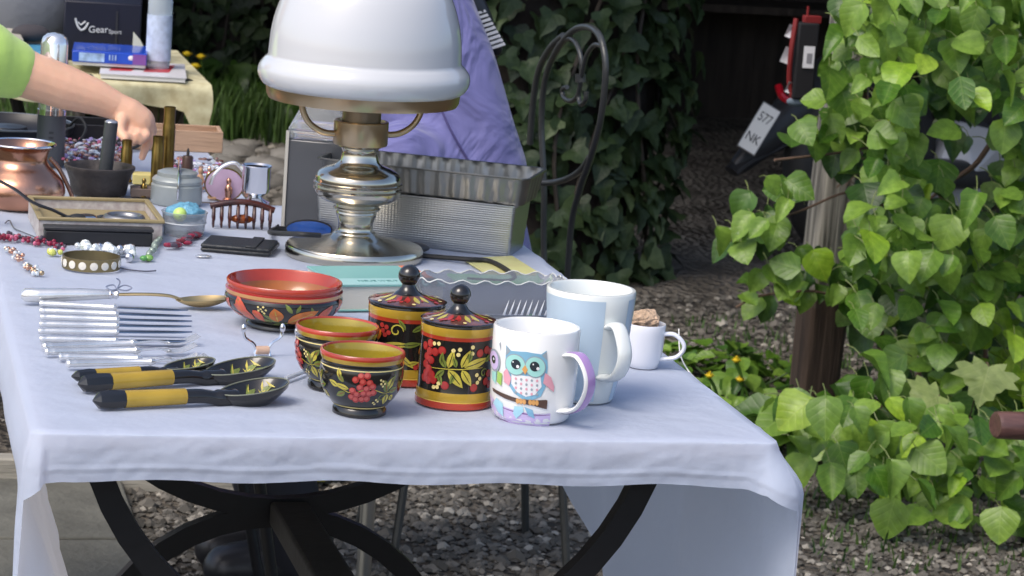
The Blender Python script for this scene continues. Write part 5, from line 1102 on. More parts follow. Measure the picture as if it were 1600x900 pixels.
# ================================================================== PEOPLE
def fleshed(name, chains, mt, parent, vox, smooth_it=6, extra=None):
    mb = MB()
    for ch in chains:
        P = [Vector(c[0]) for c in ch]; R = [c[1] for c in ch]; pts = []; rs = []
        for i in range(len(P) - 1):
            for q in range(6): t = q / 6; pts.append(P[i].lerp(P[i + 1], t)); rs.append(R[i] + (R[i + 1] - R[i]) * t)
        pts.append(P[-1]); rs.append(R[-1]); mb.tube(pts, rs, 16)
        for p, r in ((P[0], R[0]), (P[-1], R[-1])): mb.ball(p, r * .995, 14, 10)
        for p, r in zip(P[1:-1], R[1:-1]): mb.ball(p, r * .99, 14, 10)
    for c, r, s in (extra or []): mb.ball(c, r, 18, 14, sc=s)
    o = mb.obj(name, mt, parent, angle=180); q = o.modifiers.new('r', 'REMESH'); q.mode = 'VOXEL'; q.voxel_size = vox; q.use_smooth_shade = True
    q = o.modifiers.new('s', 'SMOOTH'); q.iterations = smooth_it; q.factor = .5
    return o
# ---- reaching child
def child():
    Y = 1.55
    def q(x, y, dy=0): return onY(x, y, Y + dy)
    sh = q(-95, 62, -.02); base = Vector((sh.x - .06, Y + .02, 0)); t = thing('person', 'person in lime green T-shirt reaching in from the left, finger pointing down', 'person', base)
    L = lambda v: Vector(v) - base
    bx = Vector((0, 0, 0)); 
    arm = [(L(sh), .045), (L(q(-20, 95, -.02)), .043), (L(q(22, 108)), .037), (L(q(50, 119)), .034), (L(q(100, 136)), .0325), (L(q(150, 152)), .026), (L(q(182, 166)), .0205)]
    palm = [(L(q(182, 166)), .0205), (L(q(200, 178)), .024), (L(q(217, 192)), .0245), (L(q(226, 203)), .018)]
    ch = [arm, palm,
          # index finger pointing down
          [(L(q(230, 202, -.004)), .0085), (L(q(236, 214, -.008)), .0075), (L(q(228, 228, -.010)), .0068), (L(q(222, 246, -.012)), .0052)],
          # curled middle, ring, little finger, each with its own gap
          [(L(q(222, 203, -.012)), .0085), (L(q(229, 212, -.024)), .0068), (L(q(220, 220, -.034)), .0064), (L(q(213, 211, -.036)), .0054)],
          [(L(q(213, 203, -.016)), .008), (L(q(217, 215, -.030)), .0064), (L(q(207, 221, -.038)), .0060), (L(q(201, 211, -.038)), .005)],
          [(L(q(204, 200, -.016)), .0075), (L(q(203, 213, -.030)), .006), (L(q(195, 218, -.036)), .0055), (L(q(190, 208, -.036)), .0046)],
          # thumb along the near side
          [(L(q(193, 180, -.012)), .011), (L(q(188, 194, -.026)), .0088), (L(q(188, 207, -.034)), .0075), (L(q(196, 216, -.046)), .0062)],
          # torso, neck, legs, other arm
          [((0, 0, .62), .10), ((0, 0, .75), .095), ((0, 0, .92), .10), ((0, 0, .97), .07)],
          [((0, 0, .95), .05), (L(sh), .045)], [((0, 0, .96), .04), ((0, .0, 1.06), .035)],
          [((-.03, .06, .6), .075), ((-.02, .06, .32), .05), ((-.02, .07, .06), .034), ((.08, .06, .03), .028)],
          [((-.03, -.06, .6), .075), ((-.02, -.06, .32), .05), ((-.02, -.07, .06), .034), ((.08, -.07, .03), .028)],
          [((0, .04, .95), .05), ((-.05, .15, .93), .042), ((-.05, .19, .74), .033), ((.06, .19, .60), .022)],
          [((.06, .19, .60), .022), ((.10, .18, .57), .024), ((.13, .17, .55), .012)]]
    body = fleshed('body', ch, skin, t, .0023, 3, [((.02, 0, 1.17), .095, (1, .85, 1.15)), ((.115, 0, 1.16), .014, (1, .8, 1.2))])
    lime = mat('lime_cotton', (.5, .72, .16), .85, bump=.4, bscale=14, sheen=.3)
    fleshed('t_shirt', [[((0, 0, .58), .125), ((0, 0, .75), .115), ((0, 0, .90), .115), ((0, 0, .96), .085)], [((0, 0, .94), .07), (L(sh), .062), (L(q(-30, 92, -.015)), .058), (L(q(14, 106, -.003)), .0445)], [((0, .03, .94), .06), ((-.04, .13, .93), .06), ((-.05, .17, .84), .052)]], lime, t, .006, 3)
    fleshed('trousers', [[((0, 0, .60), .118), ((-.0, .06, .55), .09), ((-.02, .06, .32), .068), ((-.02, .065, .10), .055)], [((0, -.0, .60), .118), ((0, -.06, .55), .09), ((-.02, -.06, .32), .068), ((-.02, -.065, .10), .055)]], mat('navy_denim', (.03, .04, .08), .8, bump=.3, bscale=60), t, .008)
    fleshed('hair', [[((-.02, 0, 1.21), .098), ((-.03, 0, 1.14), .09)]], mat('brown_hair', (.07, .04, .02), .6, bump=.8, bscale=60, stretch=(1, 1, .2)), t, .007)
    for sy in (-1, 1): MB().ball((.098, sy * .032, 1.18), .011, 10, 8).obj('eye', mat('eye', (.05, .03, .02), .1), t)
    MB().ball((.098, 0, 1.115), .016, 10, 6, sc=(.5, 1, .35)).obj('mouth', mat('lips', (.4, .12, .1), .4), t)
    for sy in (-1, 1): fleshed('shoe', [[((-.04, sy * .066, .04), .042), ((.11, sy * .066, .03), .036)]], mat('white_sneaker', (.5, .5, .5), .6), t, .008)
child()
# ---- seated person in lavender jacket
def seated():
    Y = 1.98
    def q(x, y, dy=0): return onY(x, y, Y + dy)
    hip = q(690, 420); base = Vector((hip.x, Y, 0)); t = thing('person', 'seated person in lavender jacket behind the lamp, facing left', 'person', base); L = lambda v: Vector(v) - base
    lav = bpy.data.materials.new('lavender_fabric'); lav.use_nodes = True; b = lav.node_tree.nodes['Principled BSDF']; b.inputs['Base Color'].default_value = (.14, .14, .33, 1); b.inputs['Roughness'].default_value = .8; b.inputs['Sheen Weight'].default_value = .3
    n = lav.node_tree.nodes; l = lav.node_tree.links; tc = n.new('ShaderNodeTexCoord'); a = n.new('ShaderNodeTexNoise'); a.inputs['Scale'].default_value = 6; a.inputs['Detail'].default_value = 3.5; a.inputs['Distortion'].default_value = 1.6; l.new(tc.outputs['Object'], a.inputs[0])
    bp = n.new('ShaderNodeBump'); bp.inputs['Strength'].default_value = .8; bp.inputs['Distance'].default_value = .045; l.new(a.outputs[0], bp.inputs['Height']); l.new(bp.outputs[0], b.inputs['Normal'])
    sh = L(q(640, 20, .0)); zs = .50
    hipz = .50
    fleshed('body', [[((0, 0, hipz), .13), (L(q(672, 250)), .12), (L(q(625, 60)), .12), (L(q(600, -60)), .08)], [(L(q(600, -60)), .05), (L(q(585, -150)), .048)],
                     [((0, -.09, hipz), .085), ((-.36, -.10, .50), .06), ((-.24, -.06, .10), .04), ((-.30, -.06, .05), .03)], [((0, .09, hipz), .085), ((-.36, .10, .50), .06), ((-.24, .06, .10), .04), ((-.30, .06, .05), .03)],
                     [(L(q(585, 262, -.19)), .025), (L(q(556, 268, -.19)), .03), (L(q(540, 272, -.19)), .024), (L(q(518, 280, -.20)), .010)], [(L(q(556, 268, -.19)), .02), (L(q(540, 282, -.21)), .010)]], skin, t, .009, 4, [(L(q(560, -235)), .105, (1, .85, 1.2)), (L(q(455, -225)), .018, (1, .8, 1.2))])
    jk = fleshed('jacket', [[((.02, 0, .44), .165), (L(q(676, 290)), .142), (L(q(655, 200)), .138), (L(q(635, 100)), .125), (L(q(618, 10)), .112), (L(q(605, -60)), .085)],
                       [(L(q(655, 0, -.07)), .082), (L(q(700, 110, -.10)), .080), (L(q(735, 215, -.12)), .075), (L(q(758, 275, -.12)), .072)], [(L(q(752, 285, -.12)), .07), (L(q(690, 262, -.15)), .062), (L(q(628, 240, -.18)), .055), (L(q(585, 262, -.19)), .040)],
                       [(L(q(600, 60, .1)), .08), (L(q(560, 200, .05)), .075), (L(q(540, 290, .0)), .07)]], lav, t, .008, 5)
    MB().tube([p_ for p_ in spline([L(q(688, 168, -.185)), L(q(705, 205, -.197)), L(q(728, 245, -.2)), L(q(750, 282, -.2))], 8)], .0022, 6).obj('seam', mat('dark_lavender', (.07, .06, .17), .8), t)
    fleshed('trousers', [[((0, -.09, hipz - .01), .10), ((-.36, -.10, .50), .075), ((-.23, -.06, .07), .062)], [((0, .09, hipz - .01), .10), ((-.36, .10, .50), .075), ((-.23, .06, .07), .062)]], mat('dark_trousers', (.02, .02, .025), .8), t, .01)
    fleshed('hair', [[(L(q(585, -262)), .108), (L(q(600, -215)), .1), (L(q(615, -140)), .06)]], mat('grey_brown_hair', (.12, .09, .07), .6, bump=.8, bscale=50), t, .009)
    for sy in (-1, 1): MB().ball(L(q(468, -250)) + Vector((.004, sy * .035, 0)), .011, 10, 8).obj('eye', MT['eye'], t)
    MB().ball(L(q(470, -190)), .016, 10, 6, sc=(.5, 1.2, .35)).obj('mouth', MT['lips'], t)
    # striped scarf end over the shoulder
    sf = MB(); A_ = L(q(742, 20, -.02)); B_ = L(q(776, 78, -.02)); n_ = 9
    for i in range(n_):
        c0 = A_.lerp(B_, i / n_); c1 = A_.lerp(B_, (i + .55) / n_)
        sf.add([c0 + Vector((-.014, -.03, 0)), c0 + Vector((.012, -.02, .008)), c1 + Vector((.012, -.02, .008)), c1 + Vector((-.014, -.03, 0)), c0 + Vector((-.014, .0, 0)), c0 + Vector((.012, .0, .008)), c1 + Vector((.012, .0, .008)), c1 + Vector((-.014, .0, 0))], [(0, 1, 2, 3), (4, 7, 6, 5), (0, 4, 5, 1), (1, 5, 6, 2), (2, 6, 7, 3), (3, 7, 4, 0)])
    s2 = fleshed('scarf', [[(L(q(600, -110, -.0)), .07), (L(q(680, -50, .0)), .05), (A_, .026), (B_, .013)]], blackpl, t, .007); sf.obj('stripe', mat('white_wool', (.55, .55, .55), .9), s2)
    for sy in (-1, 1): fleshed('shoe', [[((-.22, sy * .06, .09), .058), ((-.23, sy * .06, .05), .055), ((-.34, sy * .06, .04), .042)]], blackpl, t, .009)
seated()

# ================================================================== IRON CHAIR
def iron_chair():
    Y = 2.35
    def q(x, y, dy=0): return onY(x, y, (2.30 - .34 * (x - 850) / 95) + dy)
    c = onY(738, 600, 2.12); base = Vector((c.x, 2.12, 0)); t = thing('iron_chair', 'wrought iron bistro chair with arched scrolled back behind the loaf tins', 'chair', base); L = lambda v: Vector(v) - base
    def rod(name, pts, r, mt=ironlt, n=8, fl=None): return MB().tube(spline([L(q(*p)) for p in pts], n), r, 10, flat=fl).obj(name, mt, t)
    rod('back_frame', [(858, 640), (850, 400), (850, 290), (846, 190), (852, 125), (868, 82), (893, 50), (915, 42), (934, 52), (944, 80), (946, 120), (938, 190), (922, 250), (905, 300), (890, 380), (880, 620)], .0058)
    rod('back_loop', [(828, 225), (833, 160), (842, 110), (860, 75), (880, 56)], .0062)
    rod('scroll', [(873, 68), (888, 60), (900, 68), (908, 92), (908, 125), (902, 150), (892, 158), (881, 152), (879, 140), (886, 136)], .0042)
    rod('scroll', [(944, 74), (930, 70), (918, 84), (911, 108), (906, 135), (904, 152), (908, 163), (915, 156), (916, 144)], .0042)
    MB().tube([L(q(907, 116)) , L(q(907, 128))], .0095, 12).obj('binding', ironlt, t)
    rod('arm', [(800, 284, -.2), (835, 286, -.1), (875, 283, .0), (905, 268, .0), (921, 246, 0)], .0055)
    MB().lathe([(0, .44), (.185, .44), (.19, .45), (.185, .462), (0, .465)], 40).obj('seat', iron, t)
    MB().tube([(.19 * cos(a), .19 * sin(a), .447) for a in [2 * pi * i / 40 for i in range(41)]], .007, 8).obj('seat_ring', ironlt, t)
    for a in (45, 135, 225, 315): a = radians(a); MB().tube([(.17 * cos(a), .17 * sin(a), .44), (.19 * cos(a), .19 * sin(a), .2), (.22 * cos(a), .22 * sin(a), 0)], .0075, 8).obj('leg', ironlt, t)
iron_chair()

# ================================================================== LEAVES
def leaf_mesh(name, L=1, wd=.9, ser=.07, fold=.25, droop=.35, rows=8, seed=0, ivy=False, maple=False):
    rg = random.Random(seed); mb = MB(); cols = (-1, -.5, 0, .5, 1)
    if ivy or maple:
        if ivy: out = [(0, 0), (.18, -.08), (.42, -.05), (.5, .16), (.30, .34), (.28, .55), (.12, .8), (0, 1.0)]
        else: out = [(0, .0), (.15, -.1), (.32, -.16), (.30, .04), (.46, .02), (.62, .12), (.52, .26), (.66, .42), (.40, .44), (.34, .56), (.26, .60), (.24, .78), (.12, .82), (0, 1.05)]
        pts = [(x * wd, y) for x, y in out] + [(-x * wd, y) for x, y in out[-2:0:-1]]; n = len(pts); c = (0, .38)
        mb.v = [(0, .38, .05)]
        for s_ in (.5, 1):
            for x, y in pts: X, Y = c[0] + (x - c[0]) * s_, c[1] + (y - c[1]) * s_; mb.v.append((X, Y, fold * abs(X) - droop * (Y - .3) ** 2 * .6 + rg.uniform(-.015, .015)))
        mb.f = [(0, 1 + i, 1 + (i + 1) % n) for i in range(n)] + [(1 + i, 1 + n + i, 1 + n + (i + 1) % n, 1 + (i + 1) % n) for i in range(n)]
    else:
        for r in range(rows + 1):
            q = r / rows; w = .5 * wd * (sin(pi * min(1, q ** .62 * 1.0)) ** .75 if 0 < q < 1 else 0) + .004
            back = -.10 * (1 - q) ** 3
            for c in cols:
                w2 = w * (1 + (rg.uniform(-ser, ser) if abs(c) == 1 else 0)); mb.v.append((c * w2, q + back * abs(c) * (1 if q < .25 else .3), fold * abs(c) * w * 1.2 - droop * q * q * .7 + (.02 * sin(q * 11 + c * 3)) * abs(c)))
        mb.f = [(r * 5 + c, r * 5 + c + 1, r * 5 + c + 6, r * 5 + c + 5) for r in range(rows) for c in range(4)]
    mb.m = [0] * len(mb.f); mb.uv = [(v[0] + .5, v[1]) for v in mb.v]; return mb
def orient(P, nrm, tip, s, roll=0):
    nrm = nrm.normalized(); tip = (tip - nrm * tip.dot(nrm)).normalized(); x = tip.cross(nrm)
    return Matrix.Translation(P) @ Matrix(((x.x, tip.x, nrm.x, 0), (x.y, tip.y, nrm.y, 0), (x.z, tip.z, nrm.z, 0), (0, 0, 0, 1))) @ Matrix.Diagonal((s * (.92 + .33 * ((P.x * 977) % 1)), s, s * (.5 + 1.3 * ((P.z * 1313) % 1)), 1))
def scatter(t, place, mbs, mts, nparts, name='leaf'):
    base = t.matrix_basis.inverted(); protos = []
    for mb in mbs:
        for mt in mts:
            o = mb.obj(name, mt, None, angle=180); protos.append(o)
    used = set(); st = [MB() for _ in mts]
    for q in st: q.uv = []
    for i, (P, nr, tp, s, mi, gi) in enumerate(place):
        M = base @ orient(P, nr, tp, s)
        if i < nparts:
            pr = protos[gi * len(mts) + mi]
            if gi * len(mts) + mi not in used: o = pr; used.add(gi * len(mts) + mi)
            else: o = pr.copy(); COL.objects.link(o)
            o.parent = t; o.matrix_local = M
        else: st[mi].add(mbs[gi].v, mbs[gi].f, 0, M); st[mi].uv += mbs[gi].uv
    for i, o in enumerate(protos):
        if i not in used: bpy.data.objects.remove(o)
    for q, mt in zip(st, mts):
        if q.v: stuff(q.obj('leaves', mt, t, angle=180))
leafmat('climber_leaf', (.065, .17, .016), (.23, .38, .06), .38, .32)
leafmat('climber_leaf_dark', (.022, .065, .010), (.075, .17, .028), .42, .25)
leafmat('climber_leaf_young', (.24, .42, .03), (.34, .5, .05), .35, .3)
leafmat('ivy_leaf', (.018, .034, .014), (.048, .08, .032), .45, .08, spec=.3)  # dark base colour stands in for the shade under tree cover
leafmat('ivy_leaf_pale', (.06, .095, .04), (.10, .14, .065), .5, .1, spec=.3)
leafmat('maple_leaf', (.2, .27, .08), (.24, .32, .1), .55, .35)
hearts = [leaf_mesh('l', seed=i, wd=w_, fold=f_, droop=d_) for i, (w_, f_, d_) in enumerate([(.9, .3, .4), (.8, .5, .6), (1.0, .16, .3), (.74, .4, -.15)])]
ivies = [leaf_mesh('l', seed=i, ivy=True, wd=w_, fold=.25, droop=.3) for i, w_ in enumerate((1.0, 1.2))]
def inpoly(x, y, P):
    c = False; j = len(P) - 1
    for i in range(len(P)):
        if (P[i][1] > y) != (P[j][1] > y) and x < (P[j][0] - P[i][0]) * (y - P[i][1]) / (P[j][1] - P[i][1]) + P[i][0]: c = not c
        j = i
    return c
def climber():
    t = thing('climbing_hydrangea', 'bright green leafy climber spreading over the post and down to the gravel', 'climber', (2.2, 3.0, 0)); rg = random.Random(11)
    main = [(1350, -60), (1720, -60), (1720, 850), (1540, 838), (1440, 815), (1340, 785), (1262, 735), (1225, 690), (1215, 645), (1250, 625), (1330, 650), (1350, 560), (1335, 500), (1345, 400), (1350, 300), (1330, 200), (1350, 120)]
    polys = [(main, 780, 2.55, 3.05), ([(1350, 690), (1720, 650), (1720, 865), (1560, 845), (1440, 825), (1360, 790)], 120, 2.42, 2.62), ([(1335, -60), (1700, -60), (1700, 420), (1340, 420)], 150, 2.5, 2.75), ([(1300, 50), (1335, -40), (1362, 110), (1345, 230), (1300, 225), (1288, 170)], 34, 2.85, 3.1), ([(1195, 245), (1250, 205), (1300, 160), (1350, 190), (1345, 250), (1330, 280), (1290, 260), (1220, 262)], 16, 2.9, 3.12),
             ([(1110, 385), (1150, 345), (1195, 290), (1248, 285), (1255, 330), (1215, 395), (1165, 415)], 24, 2.85, 3.1), ([(1142, 480), (1180, 440), (1250, 405), (1345, 405), (1350, 500), (1330, 520), (1300, 470), (1210, 492)], 36, 2.85, 3.1)]
    place = []
    gaps = [([(1420, 175), (1480, 150), (1580, 190), (1575, 280), (1500, 335), (1430, 300)], .93), ([(1325, 120), (1385, 130), (1375, 290), (1330, 285)], .75), ([(1345, 500), (1420, 470), (1420, 560), (1350, 640)], .55), ([(1560, 130), (1600, 130), (1600, 200), (1560, 200)], .6)]
    def mk(x, y, Y, s0, mi, gi=None):
        P = onY(x, y, Y); toC = (CC - P).normalized()
        nr = toC * rg.uniform(.2, 1.1) + Vector((rg.uniform(-.7, .7), rg.uniform(-.4, .2), rg.uniform(.15, 1.05))); a = rg.gauss(0, .75); tp = CR * sin(a) + Vector((0, 0, -1)) * cos(a) - Vector((0, .35, 0))
        place.append((P, nr, tp, s0, mi, rg.randrange(4) if gi is None else gi))
    for poly, n, Y0, Y1 in polys:
        xs = [p[0] for p in poly]; ys = [p[1] for p in poly]; k = 0; tries = 0; pts = []
        while k < n and tries < 60000:
            tries += 1; x, y = rg.uniform(min(xs), max(xs)), rg.uniform(min(ys), max(ys))
            if not inpoly(x, y, poly): continue
            if any(inpoly(x, y, g_) and rg.random() < pr for g_, pr in gaps): continue
            if any((x - a) ** 2 + (y - b) ** 2 < 12.5 ** 2 for a, b in pts): continue
            pts.append((x, y)); k += 1; d = rg.random(); Y = Y0 + (Y1 - Y0) * d - (.25 if y > 640 and d < .5 else 0)
            # leaf point of attachment sits above the tip
            big = y > 560 and x < 1420
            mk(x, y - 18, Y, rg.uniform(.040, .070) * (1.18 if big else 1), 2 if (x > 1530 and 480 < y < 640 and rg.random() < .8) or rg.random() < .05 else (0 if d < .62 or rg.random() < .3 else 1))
    place.sort(key=lambda p: (p[0] - CC).length)
    # inner leaves, their shade put in by the darker leaf colour
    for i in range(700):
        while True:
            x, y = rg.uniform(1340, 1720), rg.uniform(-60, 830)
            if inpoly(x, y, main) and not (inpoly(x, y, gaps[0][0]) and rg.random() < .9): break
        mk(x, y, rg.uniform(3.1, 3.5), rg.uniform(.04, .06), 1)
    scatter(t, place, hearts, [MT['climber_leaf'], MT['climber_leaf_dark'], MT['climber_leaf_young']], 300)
    pt = MB(); o0 = Vector((2.2, 3.0, 0))
    for (P, nr, tp, s0, mi, gi) in place:
        b_ = P - tp.normalized() * s0 * rg.uniform(.2, .5) + Vector((rg.uniform(-.01, .01), rg.uniform(.015, .05), rg.uniform(-.02, .01))); pt.tube([P - o0 + Vector((0, .002, 0)), (P + b_) / 2 - o0 + Vector((0, 0, .004)), b_ - o0], .0011, 4)
    stuff(pt.obj('petioles', mat('petiole', (.16, .2, .06), .5), t))
    bark = mat('climber_bark', (.16, .1, .07), .85, bump=.6, bscale=60, var=.4)
    def st(pts, r): MB().tube(spline([onY(*p) - Vector((2.2, 3.0, 0)) for p in pts], 8), r, 8).obj('stem', bark, t)
    st([(1385, 820, 3.1), (1380, 600, 3.1), (1372, 420, 3.08), (1375, 300, 3.02), (1358, 220, 3.0), (1350, 130, 3.0), (1370, -40, 3.0)], .007)
    st([(1390, 700, 3.2), (1460, 520, 3.2), (1500, 400, 3.1), (1470, 300, 3.1), (1530, 250, 3.0), (1600, 120, 3.0), (1640, -60, 3.1)], .006)
    st([(1372, 430, 3.08), (1340, 470, 3.0), (1270, 455, 2.98), (1190, 462, 2.97), (1150, 480, 2.97)], .0028); st([(1376, 330, 3.0), (1330, 300, 3.0), (1250, 330, 2.98), (1190, 350, 2.97), (1120, 388, 2.97)], .0028); st([(1360, 230, 3.0), (1300, 240, 2.98), (1210, 250, 2.95)], .0028)
    st([(1530, 250, 3.0), (1480, 290, 2.98), (1440, 320, 2.98)], .003); st([(1400, 640, 3.1), (1320, 690, 2.9), (1240, 660, 2.85)], .003); st([(1600, 760, 3.0), (1540, 560, 3.0), (1570, 420, 3.0), (1600, 300, 3.1)], .005)
    for i in range(46):   # dry aerial roots on the post
        x, y = rg.uniform(1325, 1365), rg.uniform(140, 280); MB
    rt = MB()
    for i in range(120):
        x, y = rg.uniform(1318, 1362), rg.uniform(120, 285); p = onY(x, y, 3.12 + rg.uniform(-.04, .03)) - Vector((2.2, 3.0, 0)); q_ = p + Vector((rg.uniform(-.03, .03), rg.uniform(-.03, .01), rg.uniform(-.04, .03))); rt.tube([p, (p + q_) / 2 + Vector((rg.uniform(-.01, .01), -.005, 0)), q_], .0013, 4)
    stuff(rt.obj('aerial_roots', bark, t))
    # maple seedling in front
    m = thing('maple_seedling', 'young maple with broad lobed dull green leaves before the climber', 'seedling', onY(1480, 800, 2.75) * 1); m.location.z = 0; mb = leaf_mesh('l', maple=True, fold=.1, droop=.25, wd=1.0, seed=4); mp = m.location
    inv = m.matrix_basis.inverted()
    for (x, y, s, a, up) in ((1545, 572, .085, .25, .3), (1468, 618, .085, .95, .9), (1520, 655, .075, -.2, .5), (1180, 0, 0, 0, 0)):
        if not s: continue
        P = onY(x, y, 2.5); tp = -CU * cos(a) - CR * sin(a); nr = (CC - P).normalized() + Vector((0, 0, up)); o = mb.obj('leaf', MT['maple_leaf'] if y < 640 else MT['climber_leaf_dark'], m, angle=180); o.matrix_local = inv @ orient(P, nr, tp, s)
        MB().tube(spline([inv @ P, inv @ (P + Vector((.01, .05, -.02))), inv @ (Vector((mp.x, 2.72, max(.02, P.z - .25))))], 5), .0014, 6).obj('stem', bark, m)
    # weeds right of the table corner
climber()

def ivy(cx, cy, rx, ry, zt, n, nparts, label, sz, pale=.08, seed=1, lean=0, a0=-pi, a1=0, name='ivy_column'):
    rg = random.Random(seed); t = thing(name, label, 'ivy', (cx, cy, 0)); mb = MB()
    for i in range(24):
        z = zt * i / 23
        for k in range(32):
            a = 2 * pi * k / 32; f = .88 * (1 + .12 * noise.noise(Vector((cos(a) * 1.5, sin(a) * 1.5, z * 2 + seed)))); mb.v.append((rx * f * cos(a) + lean * z, ry * f * sin(a), z))
    mb.f = [(i * 32 + k, i * 32 + (k + 1) % 32, i * 32 + 32 + (k + 1) % 32, i * 32 + 32 + k) for i in range(23) for k in range(32)] + [tuple(23 * 32 + k for k in range(32))]; mb.m = [0] * len(mb.f)
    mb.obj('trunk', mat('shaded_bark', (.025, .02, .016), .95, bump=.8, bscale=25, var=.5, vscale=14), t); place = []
    for i in range(n):
        a = rg.uniform(a0, a1); z = rg.uniform(0, 1) * zt if rg.random() < .35 else rg.uniform(0, min(zt, 1.15)); f = rg.uniform(.88, 1.12) * (1 + .12 * noise.noise(Vector((cos(a) * 1.5, sin(a) * 1.5, z * 2 + seed))))
        P = Vector((cx + rx * f * cos(a) + lean * z, cy + ry * f * sin(a), z)); nr = Vector((cos(a) * .7 + rg.uniform(-.5, .5), sin(a) + rg.uniform(-.5, .3), rg.uniform(.0, .8))); b = rg.gauss(0, .6)
        place.append((P, nr, Vector((sin(b), 0, -cos(b))), rg.uniform(*sz), 1 if rg.random() < pale else 0, rg.randrange(2)))
    place.sort(key=lambda p: (p[0] - CC).length + (9 if p[0].z > 1.15 else 0))
    scatter(t, place, ivies, [MT['ivy_leaf'], MT['ivy_leaf_pale']], nparts)
    st = MB()
    for i in range(9):
        a = rg.uniform(a0 + .3, a1 - .3); MB().tube(spline([((rx * .98) * cos(a + .2 * sin(j + i)) + lean * j * .2, (ry * 1.0) * sin(a + .2 * sin(j + i)), j * .22) for j in range(int(zt / .22))], 4), .006, 6).obj('stem', mat('ivy_stem', (.06, .05, .04), .9), t)
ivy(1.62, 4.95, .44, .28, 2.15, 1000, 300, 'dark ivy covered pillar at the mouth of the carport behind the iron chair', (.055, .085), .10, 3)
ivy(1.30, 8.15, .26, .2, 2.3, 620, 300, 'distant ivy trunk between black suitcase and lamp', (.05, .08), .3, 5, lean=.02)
ivy(1.78, 7.6, .36, .3, 1.9, 620, 200, 'low spreading ivy thicket directly behind the lamp', (.05, .08), .16, 8)

